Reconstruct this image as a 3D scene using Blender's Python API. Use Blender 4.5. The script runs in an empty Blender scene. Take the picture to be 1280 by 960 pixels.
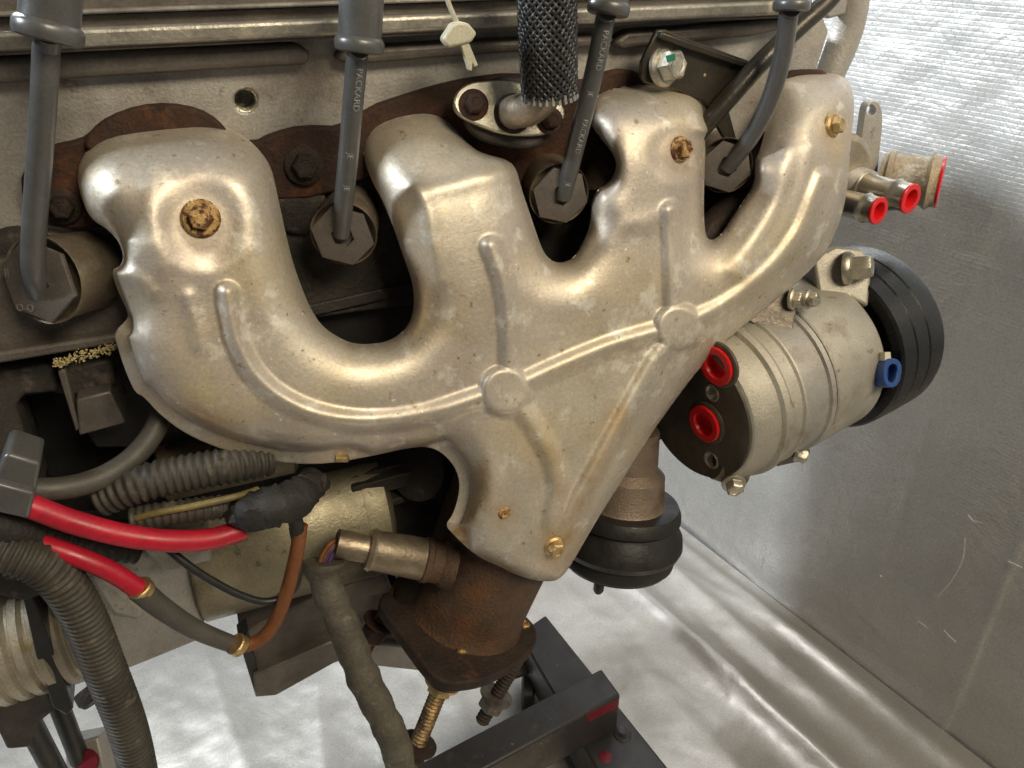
import bpy, bmesh, math, random
import numpy as np
from mathutils import Vector, Matrix, Quaternion
random.seed(7)
rng = np.random.default_rng(7)
R = math.radians
S = bpy.context.scene
COL = S.collection
V = Vector

# ------------------------------------------------------------------ camera
FPX = 1004.0                       # focal length in pixels of the 1280 px wide photograph
CEN = V((0, 0, .85))               # middle of the heat shield
YAW, PITCH, DIST = R(22), R(30), .60
FWD = V((math.sin(YAW) * math.cos(PITCH), math.cos(YAW) * math.cos(PITCH), -math.sin(PITCH)))
RIGHT = V((math.cos(YAW), -math.sin(YAW), 0))
UP = RIGHT.cross(FWD)
CAM = CEN - FWD * DIST
cd = bpy.data.cameras.new('camera')
cd.sensor_width = 36
cd.lens = 36 * FPX / 1280
cd.clip_start, cd.clip_end = .01, 100
cam = bpy.data.objects.new('camera', cd)
COL.objects.link(cam)
m3 = Matrix((RIGHT, UP, -FWD)).transposed()
cam.matrix_world = Matrix.Translation(CAM) @ m3.to_4x4()
S.camera = cam

# ------------------------------------------------------------------ world, lamps, exposure
w = bpy.data.worlds.new('World')
S.world = w
w.use_nodes = True
bg = w.node_tree.nodes['Background']
bg.inputs[0].default_value = (.40, .38, .36, 1)
bg.inputs[1].default_value = .14
S.view_settings.view_transform = 'Standard'
S.view_settings.look = 'None'
S.view_settings.exposure = 0.0
S.view_settings.gamma = 1


def lamp(name, loc, aim, energy, color, sx, sy):
    l = bpy.data.lights.new(name, 'AREA')
    l.shape = 'RECTANGLE'
    l.size, l.size_y = sx, sy
    l.energy, l.color = energy, color
    o = bpy.data.objects.new(name, l)
    o.location = loc
    o.rotation_euler = (V(aim) - V(loc)).to_track_quat('-Z', 'Y').to_euler()
    COL.objects.link(o)
    return o


lamp('key_lamp', (-1.8, .25, 2.15), (.3, .2, .95), 40, (.86, .94, 1.0), .20, .22)
lamp('ceiling_lamp', (.45, -1.5, 2.3), (.05, 0, .8), 38, (1.0, .87, .64), .9, .6)
lamp('wall_fill_lamp', (-.6, .9, 1.62), (.75, .25, 1.0), 40, (.88, .95, 1.0), .14, .14)  # added unseen lamp behind the engine, brightens the upper wall
lamp('rear_lamp', (.42, 1.0, 2.7), (.35, .6, 0), 20, (.96, .97, 1.0), 1.0, .35)


# ------------------------------------------------------------------ placing helpers
def ray(px, py):
    return FWD + RIGHT * ((px - 640) / FPX) + UP * ((480 - py) / FPX)


def D(px, py, depth):              # at a distance along the view direction
    return CAM + ray(px, py) * depth


def at(px, py, Y):                 # on the upright plane y = Y (parallel to the engine)
    r = ray(px, py)
    return CAM + r * ((Y - CAM.y) / r.y)


def atz(px, py, Z):
    r = ray(px, py)
    return CAM + r * ((Z - CAM.z) / r.z)


def onp(px, py, p0, n):
    r = ray(px, py)
    return CAM + r * ((p0 - CAM).dot(n) / r.dot(n))


def pr(p, rpx):                    # size in metres of rpx pixels at the distance of p
    return rpx * (V(p) - CAM).dot(FWD) / FPX


# ------------------------------------------------------------------ materials
def mat(name, c1, c2=None, metal=0.0, rough=.5, rvar=.12, scale=40, bump=.15, bscale=220,
        spots=(), detail=6, mixlo=.35, mixhi=.65, dist=.002, grain=.22):
    m = bpy.data.materials.new(name)
    m.use_nodes = True
    nt = m.node_tree
    N, L = nt.nodes, nt.links
    b = N['Principled BSDF']
    tc = N.new('ShaderNodeTexCoord')

    def noise(sc, det=detail, seed=0.0, rgh=.6):
        n = N.new('ShaderNodeTexNoise')
        n.inputs['Scale'].default_value = sc
        n.inputs['Detail'].default_value = det
        n.inputs['Roughness'].default_value = rgh
        mp = N.new('ShaderNodeMapping')
        mp.inputs['Location'].default_value = (seed, seed * .7, -seed)
        L.new(tc.outputs['Object'], mp.inputs[0])
        L.new(mp.outputs[0], n.inputs['Vector'])
        return n.outputs['Fac']

    def ramp(fac, lo, hi):
        r = N.new('ShaderNodeMapRange')
        r.inputs['From Min'].default_value = lo
        r.inputs['From Max'].default_value = hi
        L.new(fac, r.inputs['Value'])
        return r.outputs[0]

    c2 = c2 or tuple(x * .75 for x in c1)
    mx = N.new('ShaderNodeMix')
    mx.data_type = 'RGBA'
    mx.inputs[6].default_value = (*c1, 1)
    mx.inputs[7].default_value = (*c2, 1)
    L.new(ramp(noise(scale), mixlo, mixhi), mx.inputs[0])
    col = mx.outputs[2]
    mfac = None
    for i, (sc, ssc, lo, hi, keepmetal) in enumerate(spots):
        q = N.new('ShaderNodeMix')
        q.data_type = 'RGBA'
        f = ramp(noise(ssc, 5, 3.1 + i * 1.7), lo, hi)
        L.new(f, q.inputs[0])
        L.new(col, q.inputs[6])
        q.inputs[7].default_value = (*sc, 1)
        col = q.outputs[2]
        if not keepmetal and metal > 0:
            mm = N.new('ShaderNodeMath')
            mm.operation = 'MULTIPLY_ADD'
            L.new(f, mm.inputs[0])
            mm.inputs[1].default_value = -metal * .85
            if mfac is None:
                mm.inputs[2].default_value = metal
            else:
                L.new(mfac, mm.inputs[2])
            mm.use_clamp = True
            mfac = mm.outputs[0]
    if grain:
        hv = N.new('ShaderNodeHueSaturation')
        gr = N.new('ShaderNodeMapRange')
        gr.inputs['From Min'].default_value = .3
        gr.inputs['From Max'].default_value = .7
        gr.inputs['To Min'].default_value = 1 - grain
        gr.inputs['To Max'].default_value = 1 + grain
        L.new(noise(max(bscale * 1.3, 350), 6, 7.7, .75), gr.inputs['Value'])
        L.new(gr.outputs[0], hv.inputs['Value'])
        L.new(col, hv.inputs['Color'])
        col = hv.outputs[0]
    L.new(col, b.inputs['Base Color'])
    b.inputs['Metallic'].default_value = metal
    if mfac is not None:
        L.new(mfac, b.inputs['Metallic'])
    rr = N.new('ShaderNodeMapRange')
    rr.inputs['From Min'].default_value = .3
    rr.inputs['From Max'].default_value = .7
    rr.inputs['To Min'].default_value = max(.05, rough - rvar)
    rr.inputs['To Max'].default_value = min(1, rough + rvar)
    L.new(noise(scale * 2.3, 5, 9.3), rr.inputs['Value'])
    L.new(rr.outputs[0], b.inputs['Roughness'])
    if bump:
        bp = N.new('ShaderNodeBump')
        bp.inputs['Strength'].default_value = bump
        bp.inputs['Distance'].default_value = dist
        L.new(noise(bscale, 4, 5.5, .65), bp.inputs['Height'])
        L.new(bp.outputs[0], b.inputs['Normal'])
    return m


RUSTC = (.16, .065, .025)
M = {}
M['shield'] = mat('aluminised_steel', (.67, .615, .515), (.49, .43, .385), .68, .52, .09, 8, .32, 330,
                  spots=[((.59, .49, .32), 12, .50, .74, True), ((.74, .70, .62), 48, .56, .66, True), ((.36, .27, .17), 120, .64, .72, True),
                         ((.20, .12, .06), 230, .685, .73, False), ((.82, .80, .74), 150, .68, .72, True)], dist=.0007, grain=.16)
def add_stain(m, attr, colr, sc, lo, hi, met):
    """rust or lime marks with a shape of their own, from a mesh attribute broken up by noise"""
    nt = m.node_tree
    N, L = nt.nodes, nt.links
    b = N['Principled BSDF']
    at_ = N.new('ShaderNodeAttribute')
    at_.attribute_name = attr
    n = N.new('ShaderNodeTexNoise')
    n.inputs['Scale'].default_value = sc
    n.inputs['Detail'].default_value = 6
    n.inputs['Roughness'].default_value = .7
    tc = N.new('ShaderNodeTexCoord')
    L.new(tc.outputs['Object'], n.inputs['Vector'])
    mr = N.new('ShaderNodeMapRange')
    mr.inputs['From Min'].default_value = lo
    mr.inputs['From Max'].default_value = hi
    L.new(n.outputs['Fac'], mr.inputs['Value'])
    mu = N.new('ShaderNodeMath')
    mu.operation = 'MULTIPLY'
    L.new(at_.outputs['Fac'], mu.inputs[0])
    L.new(mr.outputs[0], mu.inputs[1])
    mx = N.new('ShaderNodeMix')
    mx.data_type = 'RGBA'
    L.new(mu.outputs[0], mx.inputs[0])
    src = b.inputs['Base Color'].links[0].from_socket
    L.new(src, mx.inputs[6])
    mx.inputs[7].default_value = (*colr, 1)
    L.new(mx.outputs[2], b.inputs['Base Color'])


add_stain(M['shield'], 'stain', (.46, .26, .085), 60, .30, .62, 0)
add_stain(M['shield'], 'splash', (.80, .76, .66), 75, .52, .58, 0)
M['cast'] = mat('cast_aluminium', (.50, .475, .44), (.37, .345, .315), .35, .5, .12, 16, .3, 500,
                spots=[((.20, .155, .12), 13, .50, .72, True), ((.13, .09, .065), 50, .62, .74, True)])
M['cast_light'] = mat('machined_aluminium', (.48, .46, .43), (.36, .335, .31), .5, .45, .1, 16, .35, 600,
                      spots=[((.24, .19, .15), 18, .54, .72, True), ((.12, .09, .07), 60, .64, .74, True)])
M['cast_dark'] = mat('dirty_shaded_casting', (.07, .060, .053), (.035, .030, .027), .25, .6, .15, 30, .5, 300,
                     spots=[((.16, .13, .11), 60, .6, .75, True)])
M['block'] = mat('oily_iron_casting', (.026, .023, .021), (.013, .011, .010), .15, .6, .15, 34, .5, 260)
M['blocklit'] = mat('pale_lit_casting', (.17, .145, .13), (.10, .085, .075), .3, .62, .12, 30, .4, 420)  # block's lit copy, light put into the colour; plain grey on the pan
M['rail'] = mat('anodised_rail', (.40, .375, .33), (.25, .23, .20), .6, .42, .12, 30, .25, 300,
                spots=[((.55, .50, .40), 45, .58, .70, True)])
M['rail_dark'] = mat('dull_rail', (.19, .17, .15), (.12, .105, .095), .45, .5, .12, 26, .25, 300)
M['rust'] = mat('rusty_iron', (.062, .028, .017), (.028, .016, .012), .25, .78, .1, 34, .7, 260,
                spots=[((.15, .058, .024), 20, .55, .72, True), ((.03, .018, .014), 46, .56, .68, True), ((.20, .16, .13), 30, .66, .74, True)])
M['rust_dark'] = mat('dark_rusty_iron', (.045, .028, .02), (.022, .015, .012), .3, .7, .12, 40, .7, 300,
                     spots=[((.12, .05, .022), 50, .60, .75, True)])
M['rustmix'] = mat('rust_blotched_pipe', (.135, .080, .048), (.07, .044, .030), .3, .6, .14, 26, .8, 380,
                   spots=[((.22, .085, .034), 13, .55, .74, True), ((.02, .014, .011), 90, .66, .72, True),
                          ((.34, .24, .14), 240, .70, .76, True)])
M['rustbolt'] = mat('rusty_plated_bolt', (.62, .42, .19), (.42, .24, .09), .75, .42, .12, 160, .6, 700,
                    spots=[((.10, .035, .015), 190, .48, .56, False)])
M['goldbolt'] = mat('gold_plated_steel', (.66, .50, .27), (.48, .32, .14), .85, .38, .12, 140, .3, 700,
                    spots=[((.20, .09, .035), 200, .62, .72, False)])
M['dirtygold'] = mat('dirty_gold_thread', (.36, .25, .12), (.20, .12, .05), .75, .42, .12, 60, .3, 700,
                     spots=[((.05, .03, .02), 50, .46, .66, True)])
M['tancast'] = mat('tan_casting', (.27, .21, .16), (.17, .125, .095), .4, .5, .12, 22, .4, 420,
                   spots=[((.12, .07, .045), 26, .56, .74, True)])
M['zinc'] = mat('zinc_plated_steel', (.55, .52, .44), (.40, .37, .30), .85, .36, .1, 120, .25, 700,
                spots=[((.22, .16, .09), 160, .62, .74, False)])
M['zincdark'] = mat('grimy_steel', (.22, .19, .16), (.12, .10, .085), .7, .45, .12, 120, .3, 600)
M['wire'] = mat('grey_silicone', (.088, .089, .09), (.070, .070, .071), 0, .34, .06, 60, .1, 500, dist=.0006)
M['wire'].node_tree.nodes['Principled BSDF'].inputs['IOR'].default_value = 1.65
M['hexcap'] = mat('dull_stamped_steel', (.19, .168, .15), (.13, .114, .102), .5, .55, .1, 50, .2, 500)
M['tubecap'] = mat('worn_steel_tube', (.42, .35, .26), (.24, .19, .14), .7, .42, .12, 40, .2, 400)
M['print'] = mat('grey_print', (.30, .305, .31), None, 0, .5, .05, 80, 0)
M['marking'] = mat('worn_stamp', (.30, .27, .24), None, .4, .5, .05, 80, 0)
M['black'] = mat('black_plastic', (.022, .022, .022), (.014, .014, .014), 0, .42, .1, 50, .15, 400)
M['blackgloss'] = mat('black_painted_steel', (.065, .054, .040), (.045, .038, .030), .4, .34, .1, 30, .15, 300,
                      spots=[((.10, .075, .05), 130, .70, .78, True)])
M['rubber'] = mat('black_rubber', (.012, .012, .012), (.02, .019, .018), 0, .45, .12, 30, .2, 200)
M['pulley'] = mat('black_satin_paint', (.009, .0095, .010), (.013, .013, .0135), .1, .30, .08, 60, .05, 500)
M['conduit'] = mat('dusty_conduit', (.060, .051, .040), (.03, .027, .023), 0, .62, .12, 40, .2, 400,
                   spots=[((.13, .11, .08), 60, .58, .72, True)])
M['tape'] = mat('grimy_cloth_tape', (.10, .088, .066), (.065, .056, .043), 0, .65, .12, 60, .6, 260,
                spots=[((.20, .17, .11), 90, .62, .74, True)])
M['darktape'] = mat('black_cloth_tape', (.022, .020, .018), (.014, .013, .011), 0, .62, .12, 60, .6, 260)
M['hose'] = mat('grey_rubber_hose', (.085, .076, .066), (.06, .054, .047), 0, .5, .1, 40, .2, 400)
M['red'] = mat('red_cable_jacket', (.50, .012, .034), (.38, .010, .028), 0, .38, .1, 30, .12, 500, dist=.0006,
               spots=[((.16, .012, .018), 26, .58, .76, True)])
M['redcap'] = mat('red_plastic', (.72, .012, .016), (.60, .010, .012), 0, .32, .05, 60, .03, 500)
M['blue'] = mat('blue_plastic', (.012, .06, .24), (.01, .045, .18), 0, .35, .06, 60, .03, 500)
M['orange'] = mat('rust_brown_wire', (.20, .072, .022), (.14, .05, .018), 0, .55, .1, 60, .2, 500)
M['yellow'] = mat('dull_yellow_wire', (.21, .165, .055), (.12, .095, .04), 0, .5, .1, 60, .2, 500)
M['purple'] = mat('purple_wire', (.07, .035, .10), None, 0, .5, .1, 60, .1, 500)
M['starter'] = mat('gold_passivated_steel', (.30, .27, .185), (.19, .16, .105), .5, .46, .12, 16, .25, 400,
                   spots=[((.13, .09, .055), 16, .52, .70, True), ((.07, .05, .035), 60, .62, .70, True), ((.55, .51, .40), 60, .68, .74, True)])
M['comp'] = mat('cast_compressor', (.52, .49, .43), (.41, .38, .32), .5, .48, .1, 18, .4, 600,
                spots=[((.26, .21, .145), 20, .54, .72, True), ((.14, .10, .065), 70, .64, .74, True)])
M['compdark'] = mat('stained_casting', (.13, .112, .085), (.085, .07, .052), .5, .5, .1, 34, .3, 500)
M['whiteplastic'] = mat('aged_white_nylon', (.62, .60, .48), (.52, .50, .38), 0, .4, .06, 60, .05, 500)
M['corroded'] = mat('corroded_pipe', (.50, .40, .26), (.36, .30, .24), .4, .6, .12, 60, .6, 380,
                    spots=[((.62, .58, .50), 50, .56, .66, True), ((.20, .13, .08), 90, .62, .70, True)])
M['nickel'] = mat('nickel_tube', (.46, .44, .38), (.38, .36, .31), .85, .33, .05, 40, .04, 500, grain=.08)
M['stand'] = mat('grey_painted_steel', (.038, .034, .034), (.026, .023, .023), .1, .45, .1, 12, .15, 160,
                 spots=[((.10, .08, .06), 14, .6, .75, True), ((.16, .15, .14), 120, .68, .73, True)])
M['redpaint'] = mat('red_paint_mark', (.17, .008, .02), None, 0, .5, .1, 60, .1, 300)
M['green'] = mat('green_paint_dab', (.005, .15, .09), None, 0, .4, .1, 60, 0)
M['crud'] = mat('pale_crust', (.62, .52, .28), (.42, .34, .16), 0, .7, .1, 200, .6, 700)
M['ribbed'] = mat('stained_alloy', (.52, .47, .38), (.38, .33, .25), .65, .42, .1, 30, .25, 400,
                  spots=[((.42, .30, .12), 34, .56, .70, True)])
M['braid'] = mat('braided_sleeve', (.035, .035, .036), (.02, .02, .021), .1, .38, .06, 90, .0, 400)
M['darkvoid'] = mat('shaded_dark_metal', (.012, .011, .010), (.008, .007, .007), 0, .7, .1, 30, .3, 200)  # near-black, the shade inside the recess put into its colour

M['scuff'] = mat('pale_scuff', (.62, .60, .57), None, .2, .5, .05, 80, 0)


# ------------------------------------------------------------------ mesh helpers
class Mesh:
    """collects vertices and faces in world space"""

    def __init__(s):
        s.v, s.f = [], []

    def add(s, vf):
        v, f = vf
        o = len(s.v)
        s.v += [V(x) for x in v]
        s.f += [tuple(i + o for i in q) for q in f]
        return s


def spline(pts, n=12, closed=False):
    pts = [V(p) for p in pts]
    out = []
    k = len(pts)
    segs = k if closed else k - 1
    for i in range(segs):
        if closed:
            p0, p1, p2, p3 = (pts[(i + j - 1) % k] for j in range(4))
        else:
            p1, p2 = pts[i], pts[i + 1]
            p0 = pts[i - 1] if i > 0 else p1 * 2 - p2
            p3 = pts[i + 2] if i + 2 < k else p2 * 2 - p1
        for j in range(n):
            t = j / n
            out.append(.5 * ((2 * p1) + (p2 - p0) * t + (2 * p0 - 5 * p1 + 4 * p2 - p3) * t * t + (3 * p1 - p0 - 3 * p2 + p3) * t ** 3))
    if not closed:
        out.append(pts[-1])
    return out


def resample(path, step):
    d = [0]
    for a, b in zip(path, path[1:]):
        d.append(d[-1] + (b - a).length)
    n = max(2, int(d[-1] / step))
    out, j = [], 0
    for i in range(n + 1):
        t = d[-1] * i / n
        while j < len(d) - 2 and d[j + 1] < t:
            j += 1
        k = (t - d[j]) / max(1e-9, d[j + 1] - d[j])
        out.append(path[j].lerp(path[j + 1], min(1, k)))
    return out


def frames(path):
    T = []
    for i in range(len(path)):
        a, b = path[max(0, i - 1)], path[min(len(path) - 1, i + 1)]
        T.append((b - a).normalized())
    n = T[0].orthogonal().normalized()
    fr = []
    for i, t in enumerate(T):
        if i:
            q = T[i - 1].rotation_difference(t)
            n = q @ n
        n = (n - t * n.dot(t)).normalized()
        fr.append((t, n, t.cross(n)))
    return fr


def sweep(path, r, seg=18, caps=True, rf=None):
    """rf(i, s, u): radius factor at sample i, arc length s, fraction u"""
    fr = frames(path)
    v, f = [], []
    s = 0
    tot = sum((b - a).length for a, b in zip(path, path[1:]))
    for i, p in enumerate(path):
        if i:
            s += (p - path[i - 1]).length
        k = rf(i, s, s / tot) if rf else 1
        t, n, b = fr[i]
        for j in range(seg):
            a = 2 * math.pi * j / seg
            v.append(p + (n * math.cos(a) + b * math.sin(a)) * r * k)
    for i in range(len(path) - 1):
        for j in range(seg):
            j2 = (j + 1) % seg
            f.append((i * seg + j, i * seg + j2, (i + 1) * seg + j2, (i + 1) * seg + j))
    if caps:
        f.append(tuple(range(seg))[::-1])
        o = (len(path) - 1) * seg
        f.append(tuple(o + j for j in range(seg)))
    return v, f


def lathe(p0, axis, prof, seg=40, rx=None, close=True):
    """prof: list of (t along axis, radius)"""
    ax = V(axis).normalized()
    n = (rx - ax * rx.dot(ax)).normalized() if rx is not None else ax.orthogonal().normalized()
    b = ax.cross(n)
    v, f = [], []
    for t, r in prof:
        for j in range(seg):
            a = 2 * math.pi * j / seg
            v.append(V(p0) + ax * t + (n * math.cos(a) + b * math.sin(a)) * max(r, 1e-5))
    for i in range(len(prof) - 1):
        for j in range(seg):
            j2 = (j + 1) % seg
            f.append((i * seg + j, i * seg + j2, (i + 1) * seg + j2, (i + 1) * seg + j))
    if close:
        f.append(tuple(range(seg))[::-1])
        o = (len(prof) - 1) * seg
        f.append(tuple(o + j for j in range(seg)))
    return v, f


def hexa(p, axis, prof, rot=0.0, up=None):
    ax = V(axis).normalized()
    u = up if up is not None else V((0, 0, 1))
    n = (u - ax * u.dot(ax)).normalized()
    n = Quaternion(ax, rot) @ n
    return lathe(p, ax, prof, 6, n)


def prism(pts, vec):
    """polygon (3D points) pushed along vec"""
    k = len(pts)
    v = [V(p) for p in pts] + [V(p) + V(vec) for p in pts]
    f = [tuple(range(k)), tuple(range(2 * k - 1, k - 1, -1))]
    for i in range(k):
        j = (i + 1) % k
        f.append((j, i, k + i, k + j))
    return v, f


def plate(outer, holes, vec):
    """polygon with holes pushed along vec"""
    bm = bmesh.new()
    edges = []
    for loop in [outer] + holes:
        vs = [bm.verts.new(p) for p in loop]
        edges += [bm.edges.new((vs[i], vs[(i + 1) % len(vs)])) for i in range(len(vs))]
    bmesh.ops.triangle_fill(bm, use_beauty=True, use_dissolve=False, edges=edges)
    g = bmesh.ops.extrude_face_region(bm, geom=bm.faces[:])
    bmesh.ops.translate(bm, verts=[e for e in g['geom'] if isinstance(e, bmesh.types.BMVert)], vec=V(vec))
    bmesh.ops.recalc_face_normals(bm, faces=bm.faces[:])
    bm.verts.index_update()
    r = [v.co.copy() for v in bm.verts], [tuple(x.index for x in f.verts) for f in bm.faces]
    bm.free()
    return r


def box(c, ax, ay, az):
    """centre and three half-axes"""
    c, ax, ay, az = V(c), V(ax), V(ay), V(az)
    q = [c - ax - ay - az, c + ax - ay - az, c + ax + ay - az, c - ax + ay - az]
    return prism(q, az * 2)


def circ(px, py, rx, ry=None, n=20, rot=0):
    ry = ry or rx
    c, s = math.cos(rot), math.sin(rot)
    o = []
    for i in range(n):
        a = 2 * math.pi * i / n
        x, y = rx * math.cos(a), ry * math.sin(a)
        o.append((px + x * c - y * s, py + x * s + y * c))
    return o


def on(pl, Y):
    return [at(x, y, Y) for x, y in pl]


def smooth2(pl, it=2):
    for _ in range(it):
        o = []
        for i in range(len(pl)):
            a, b = pl[i], pl[(i + 1) % len(pl)]
            o.append((a[0] * .75 + b[0] * .25, a[1] * .75 + b[1] * .25))
            o.append((a[0] * .25 + b[0] * .75, a[1] * .25 + b[1] * .75))
        pl = o
    return pl


def make(name, mesh, material, bevel=0, angle=40, seg=2, recalc=True):
    if isinstance(mesh, tuple):
        mesh = Mesh().add(mesh)
    me = bpy.data.meshes.new(name)
    me.from_pydata([tuple(x) for x in mesh.v], [], mesh.f)
    me.validate()
    if recalc:
        bm = bmesh.new()
        bm.from_mesh(me)
        bmesh.ops.recalc_face_normals(bm, faces=bm.faces[:])
        bm.to_mesh(me)
        bm.free()
    for p in me.polygons:
        p.use_smooth = True
    me.set_sharp_from_angle(angle=R(angle))
    me.materials.append(M[material] if isinstance(material, str) else material)
    o = bpy.data.objects.new(name, me)
    COL.objects.link(o)
    if bevel:
        b = o.modifiers.new('bevel', 'BEVEL')
        b.width, b.segments, b.limit_method, b.angle_limit = bevel, seg, 'ANGLE', R(35)
        b.harden_normals = False
    return o


def shift(o, d):
    o.data.transform(Matrix.Translation(-d))


class Thing:
    def __init__(s, name, label, cat, group=None):
        s.o = bpy.data.objects.new(name, None)
        COL.objects.link(s.o)
        s.o.empty_display_size = .02
        s.o['label'], s.o['category'] = label, cat
        if group:
            s.o['group'] = group
        s.parts = []

    def part(s, name, mesh, material, parent=None, label=None, kind=None, **k):
        o = mesh if isinstance(mesh, bpy.types.Object) else make(name, mesh, material, **k)
        o.parent = parent or s.o
        if label:
            o['label'] = label
        if kind:
            o['kind'] = kind
        s.parts.append(o)
        return o

    def done(s):
        P = np.concatenate([np.array([v.co for v in o.data.vertices]) for o in s.parts])
        lo, hi = P.min(0), P.max(0)
        base = V(((lo[0] + hi[0]) / 2, (lo[1] + hi[1]) / 2, lo[2]))
        for o in s.parts:
            shift(o, base)
        s.o.location = base
        return s.o


def single(o, label, cat, group=None, kind=None):
    P = np.array([v.co for v in o.data.vertices])
    lo, hi = P.min(0), P.max(0)
    base = V(((lo[0] + hi[0]) / 2, (lo[1] + hi[1]) / 2, lo[2]))
    shift(o, base)
    o.location = base
    if label:
        o['label'] = label
    if cat:
        o['category'] = cat
    if group:
        o['group'] = group
    if kind:
        o['kind'] = kind
    return o


def bolt_mesh(p, axis, rf, rh, hh, rot=.2, fl=.0022, dish=True):
    """flanged hexagon bolt: washer face, hexagon with chamfered top"""
    m = Mesh()
    m.add(lathe(p, axis, [(-.001, rf), (fl * .5, rf), (fl, rf * .86)], 28))
    a = V(axis).normalized()
    m.add(hexa(p + a * fl * .8, axis, [(0, rh), (hh * .82, rh), (hh, rh * .86)], rot))
    if dish:
        m.add(lathe(p + a * (fl * .8 + hh), axis, [(-.0004, rh * .72), (.0004, rh * .68), (.0004, rh * .52), (-.0002, rh * .45)], 20))
    return m


def thread_rf(pitch, amp):
    return lambda i, s, u: 1 + amp * (1 if (i % 2) else -1)


# ================================================================== SETTING
# floor and upright tarp: they meet in a crease that runs away to the left
c1, c2 = atz(840, 650, 0), atz(1240, 960, 0)
cdir = (c1 - c2).normalized()            # along the crease, away from the camera
cn = V((-cdir.y, cdir.x, 0))             # across the floor, away from the wall
if cn.dot(CAM - c1) < 0:
    cn = -cn


def nz(x, y, s, seed=0):
    """cheap smooth noise (sum of rotated sines)"""
    r = 0
    g = np.random.default_rng(seed)
    for k in range(7):
        a = g.uniform(0, 6.28)
        f = s * (1 + .55 * k)
        r = r + np.sin((x * np.cos(a) + y * np.sin(a)) * f + g.uniform(0, 6.28)) / (1 + .5 * k)
    return r / 2.4


def ridged(x, y, s, seed):
    return 1 - np.abs(nz(x, y, s, seed))


def grid_obj(name, P, material):
    n, m = P.shape[:2]
    idx = np.arange(n * m).reshape(n, m)
    f = np.stack([idx[:-1, :-1], idx[1:, :-1], idx[1:, 1:], idx[:-1, 1:]], -1).reshape(-1, 4)
    me = bpy.data.meshes.new(name)
    me.from_pydata(P.reshape(-1, 3).tolist(), [], f.tolist())
    for p in me.polygons:
        p.use_smooth = True
    me.materials.append(material)
    o = bpy.data.objects.new(name, me)
    COL.objects.link(o)
    return o


def foil_mat(name, col, rough, weave, wr, wscale, col2=None, metal=.88):
    m = mat(name, col, col2 or tuple(c * .88 for c in col), metal, rough, .08, 7, 0)
    nt = m.node_tree
    N, L = nt.nodes, nt.links
    b = N['Principled BSDF']
    tc = N.new('ShaderNodeTexCoord')
    n1 = N.new('ShaderNodeTexNoise')
    n1.inputs['Scale'].default_value = wscale
    n1.inputs['Detail'].default_value = 5
    n1.inputs['Distortion'].default_value = .6
    L.new(tc.outputs['Object'], n1.inputs['Vector'])
    b1 = N.new('ShaderNodeBump')
    b1.inputs['Strength'].default_value = wr
    b1.inputs['Distance'].default_value = .01
    L.new(n1.outputs['Fac'], b1.inputs['Height'])
    L.new(b1.outputs[0], b.inputs['Normal'])
    if weave:
        uv = N.new('ShaderNodeUVMap')
        mp = N.new('ShaderNodeMapping')
        L.new(uv.outputs[0], mp.inputs[0])
        br = N.new('ShaderNodeTexBrick')
        br.inputs['Scale'].default_value = 1
        br.inputs['Brick Width'].default_value = .014
        br.inputs['Row Height'].default_value = .006
        br.inputs['Mortar Size'].default_value = .0016
        br.inputs['Mortar Smooth'].default_value = 1
        br.inputs['Color1'].default_value = (1, 1, 1, 1)
        br.inputs['Color2'].default_value = (.6, .6, .6, 1)
        br.inputs['Mortar'].default_value = (0, 0, 0, 1)
        L.new(mp.outputs[0], br.inputs['Vector'])
        b2 = N.new('ShaderNodeBump')
        b2.inputs['Strength'].default_value = weave
        b2.inputs['Distance'].default_value = .002
        L.new(br.outputs['Color'], b2.inputs['Height'])
        L.new(b1.outputs[0], b2.inputs['Normal'])
        L.new(b2.outputs[0], b.inputs['Normal'])
    return m


M['floorfoil'] = foil_mat('silver_floor_sheet', (.46, .435, .40), .36, 0, .28, 7, metal=.5)
M['wallfoil'] = foil_mat('silver_wall_tarp', (.50, .49, .475), .40, .20, .26, 44, metal=.36)

# floor sheet, folded along the crease
def axis_pts(*spans):
    return np.concatenate([np.arange(a, b, st) for a, b, st in spans])


def crease(x, y, s, seed, sharp=.25):
    """thin sharp ridges"""
    return np.exp(-np.abs(nz(x, y, s, seed)) / sharp)


uu = axis_pts((0, .03, .006), (.03, 1.5, .008), (1.5, 4.6, .06))
vv = axis_pts((-2.2, -.5, .06), (-.5, 2.0, .009), (2.0, 3.5, .06))
U, W = np.meshgrid(uu, vv, indexing='ij')
UW = U + .09 * nz(U * .4, W, 1.7, 5) * np.clip(U / .3, 0, 1)
WW = W + .08 * nz(U, W, 3.0, 6)
H = .010 * nz(UW, WW * .45, 5, 1) + .007 * crease(UW * 1.3, WW * .35, 7, 2, .22) + .0018 * crease(UW * 1.2 + .15 * WW, WW * .6, 13, 9, .25) + .0008 * crease(UW - .6 * WW, WW, 30, 12, .25) + .0006 * nz(U, W, 50, 3)
for c, a, wd, k in ((.045, .014, .020, 1), (.125, .024, .034, 2), (.22, .026, .028, 3), (.34, .012, .04, 4), (.52, .022, .08, 5)):
    ampl = .65 + .45 * nz(W, W * 0 + k, 2.1, 40 + k)
    H += a * ampl * np.exp(-np.abs((UW - c) / wd) ** 1.5)
H *= np.clip(U / .03, 0, 1)
P = np.array(c2)[None, None] + U[..., None] * np.array(cn) + W[..., None] * np.array(cdir)
P[..., 2] = H
P[0, :, 2] = 0
floor = grid_obj('floor', P, M['floorfoil'])
floor['kind'] = 'structure'


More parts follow.
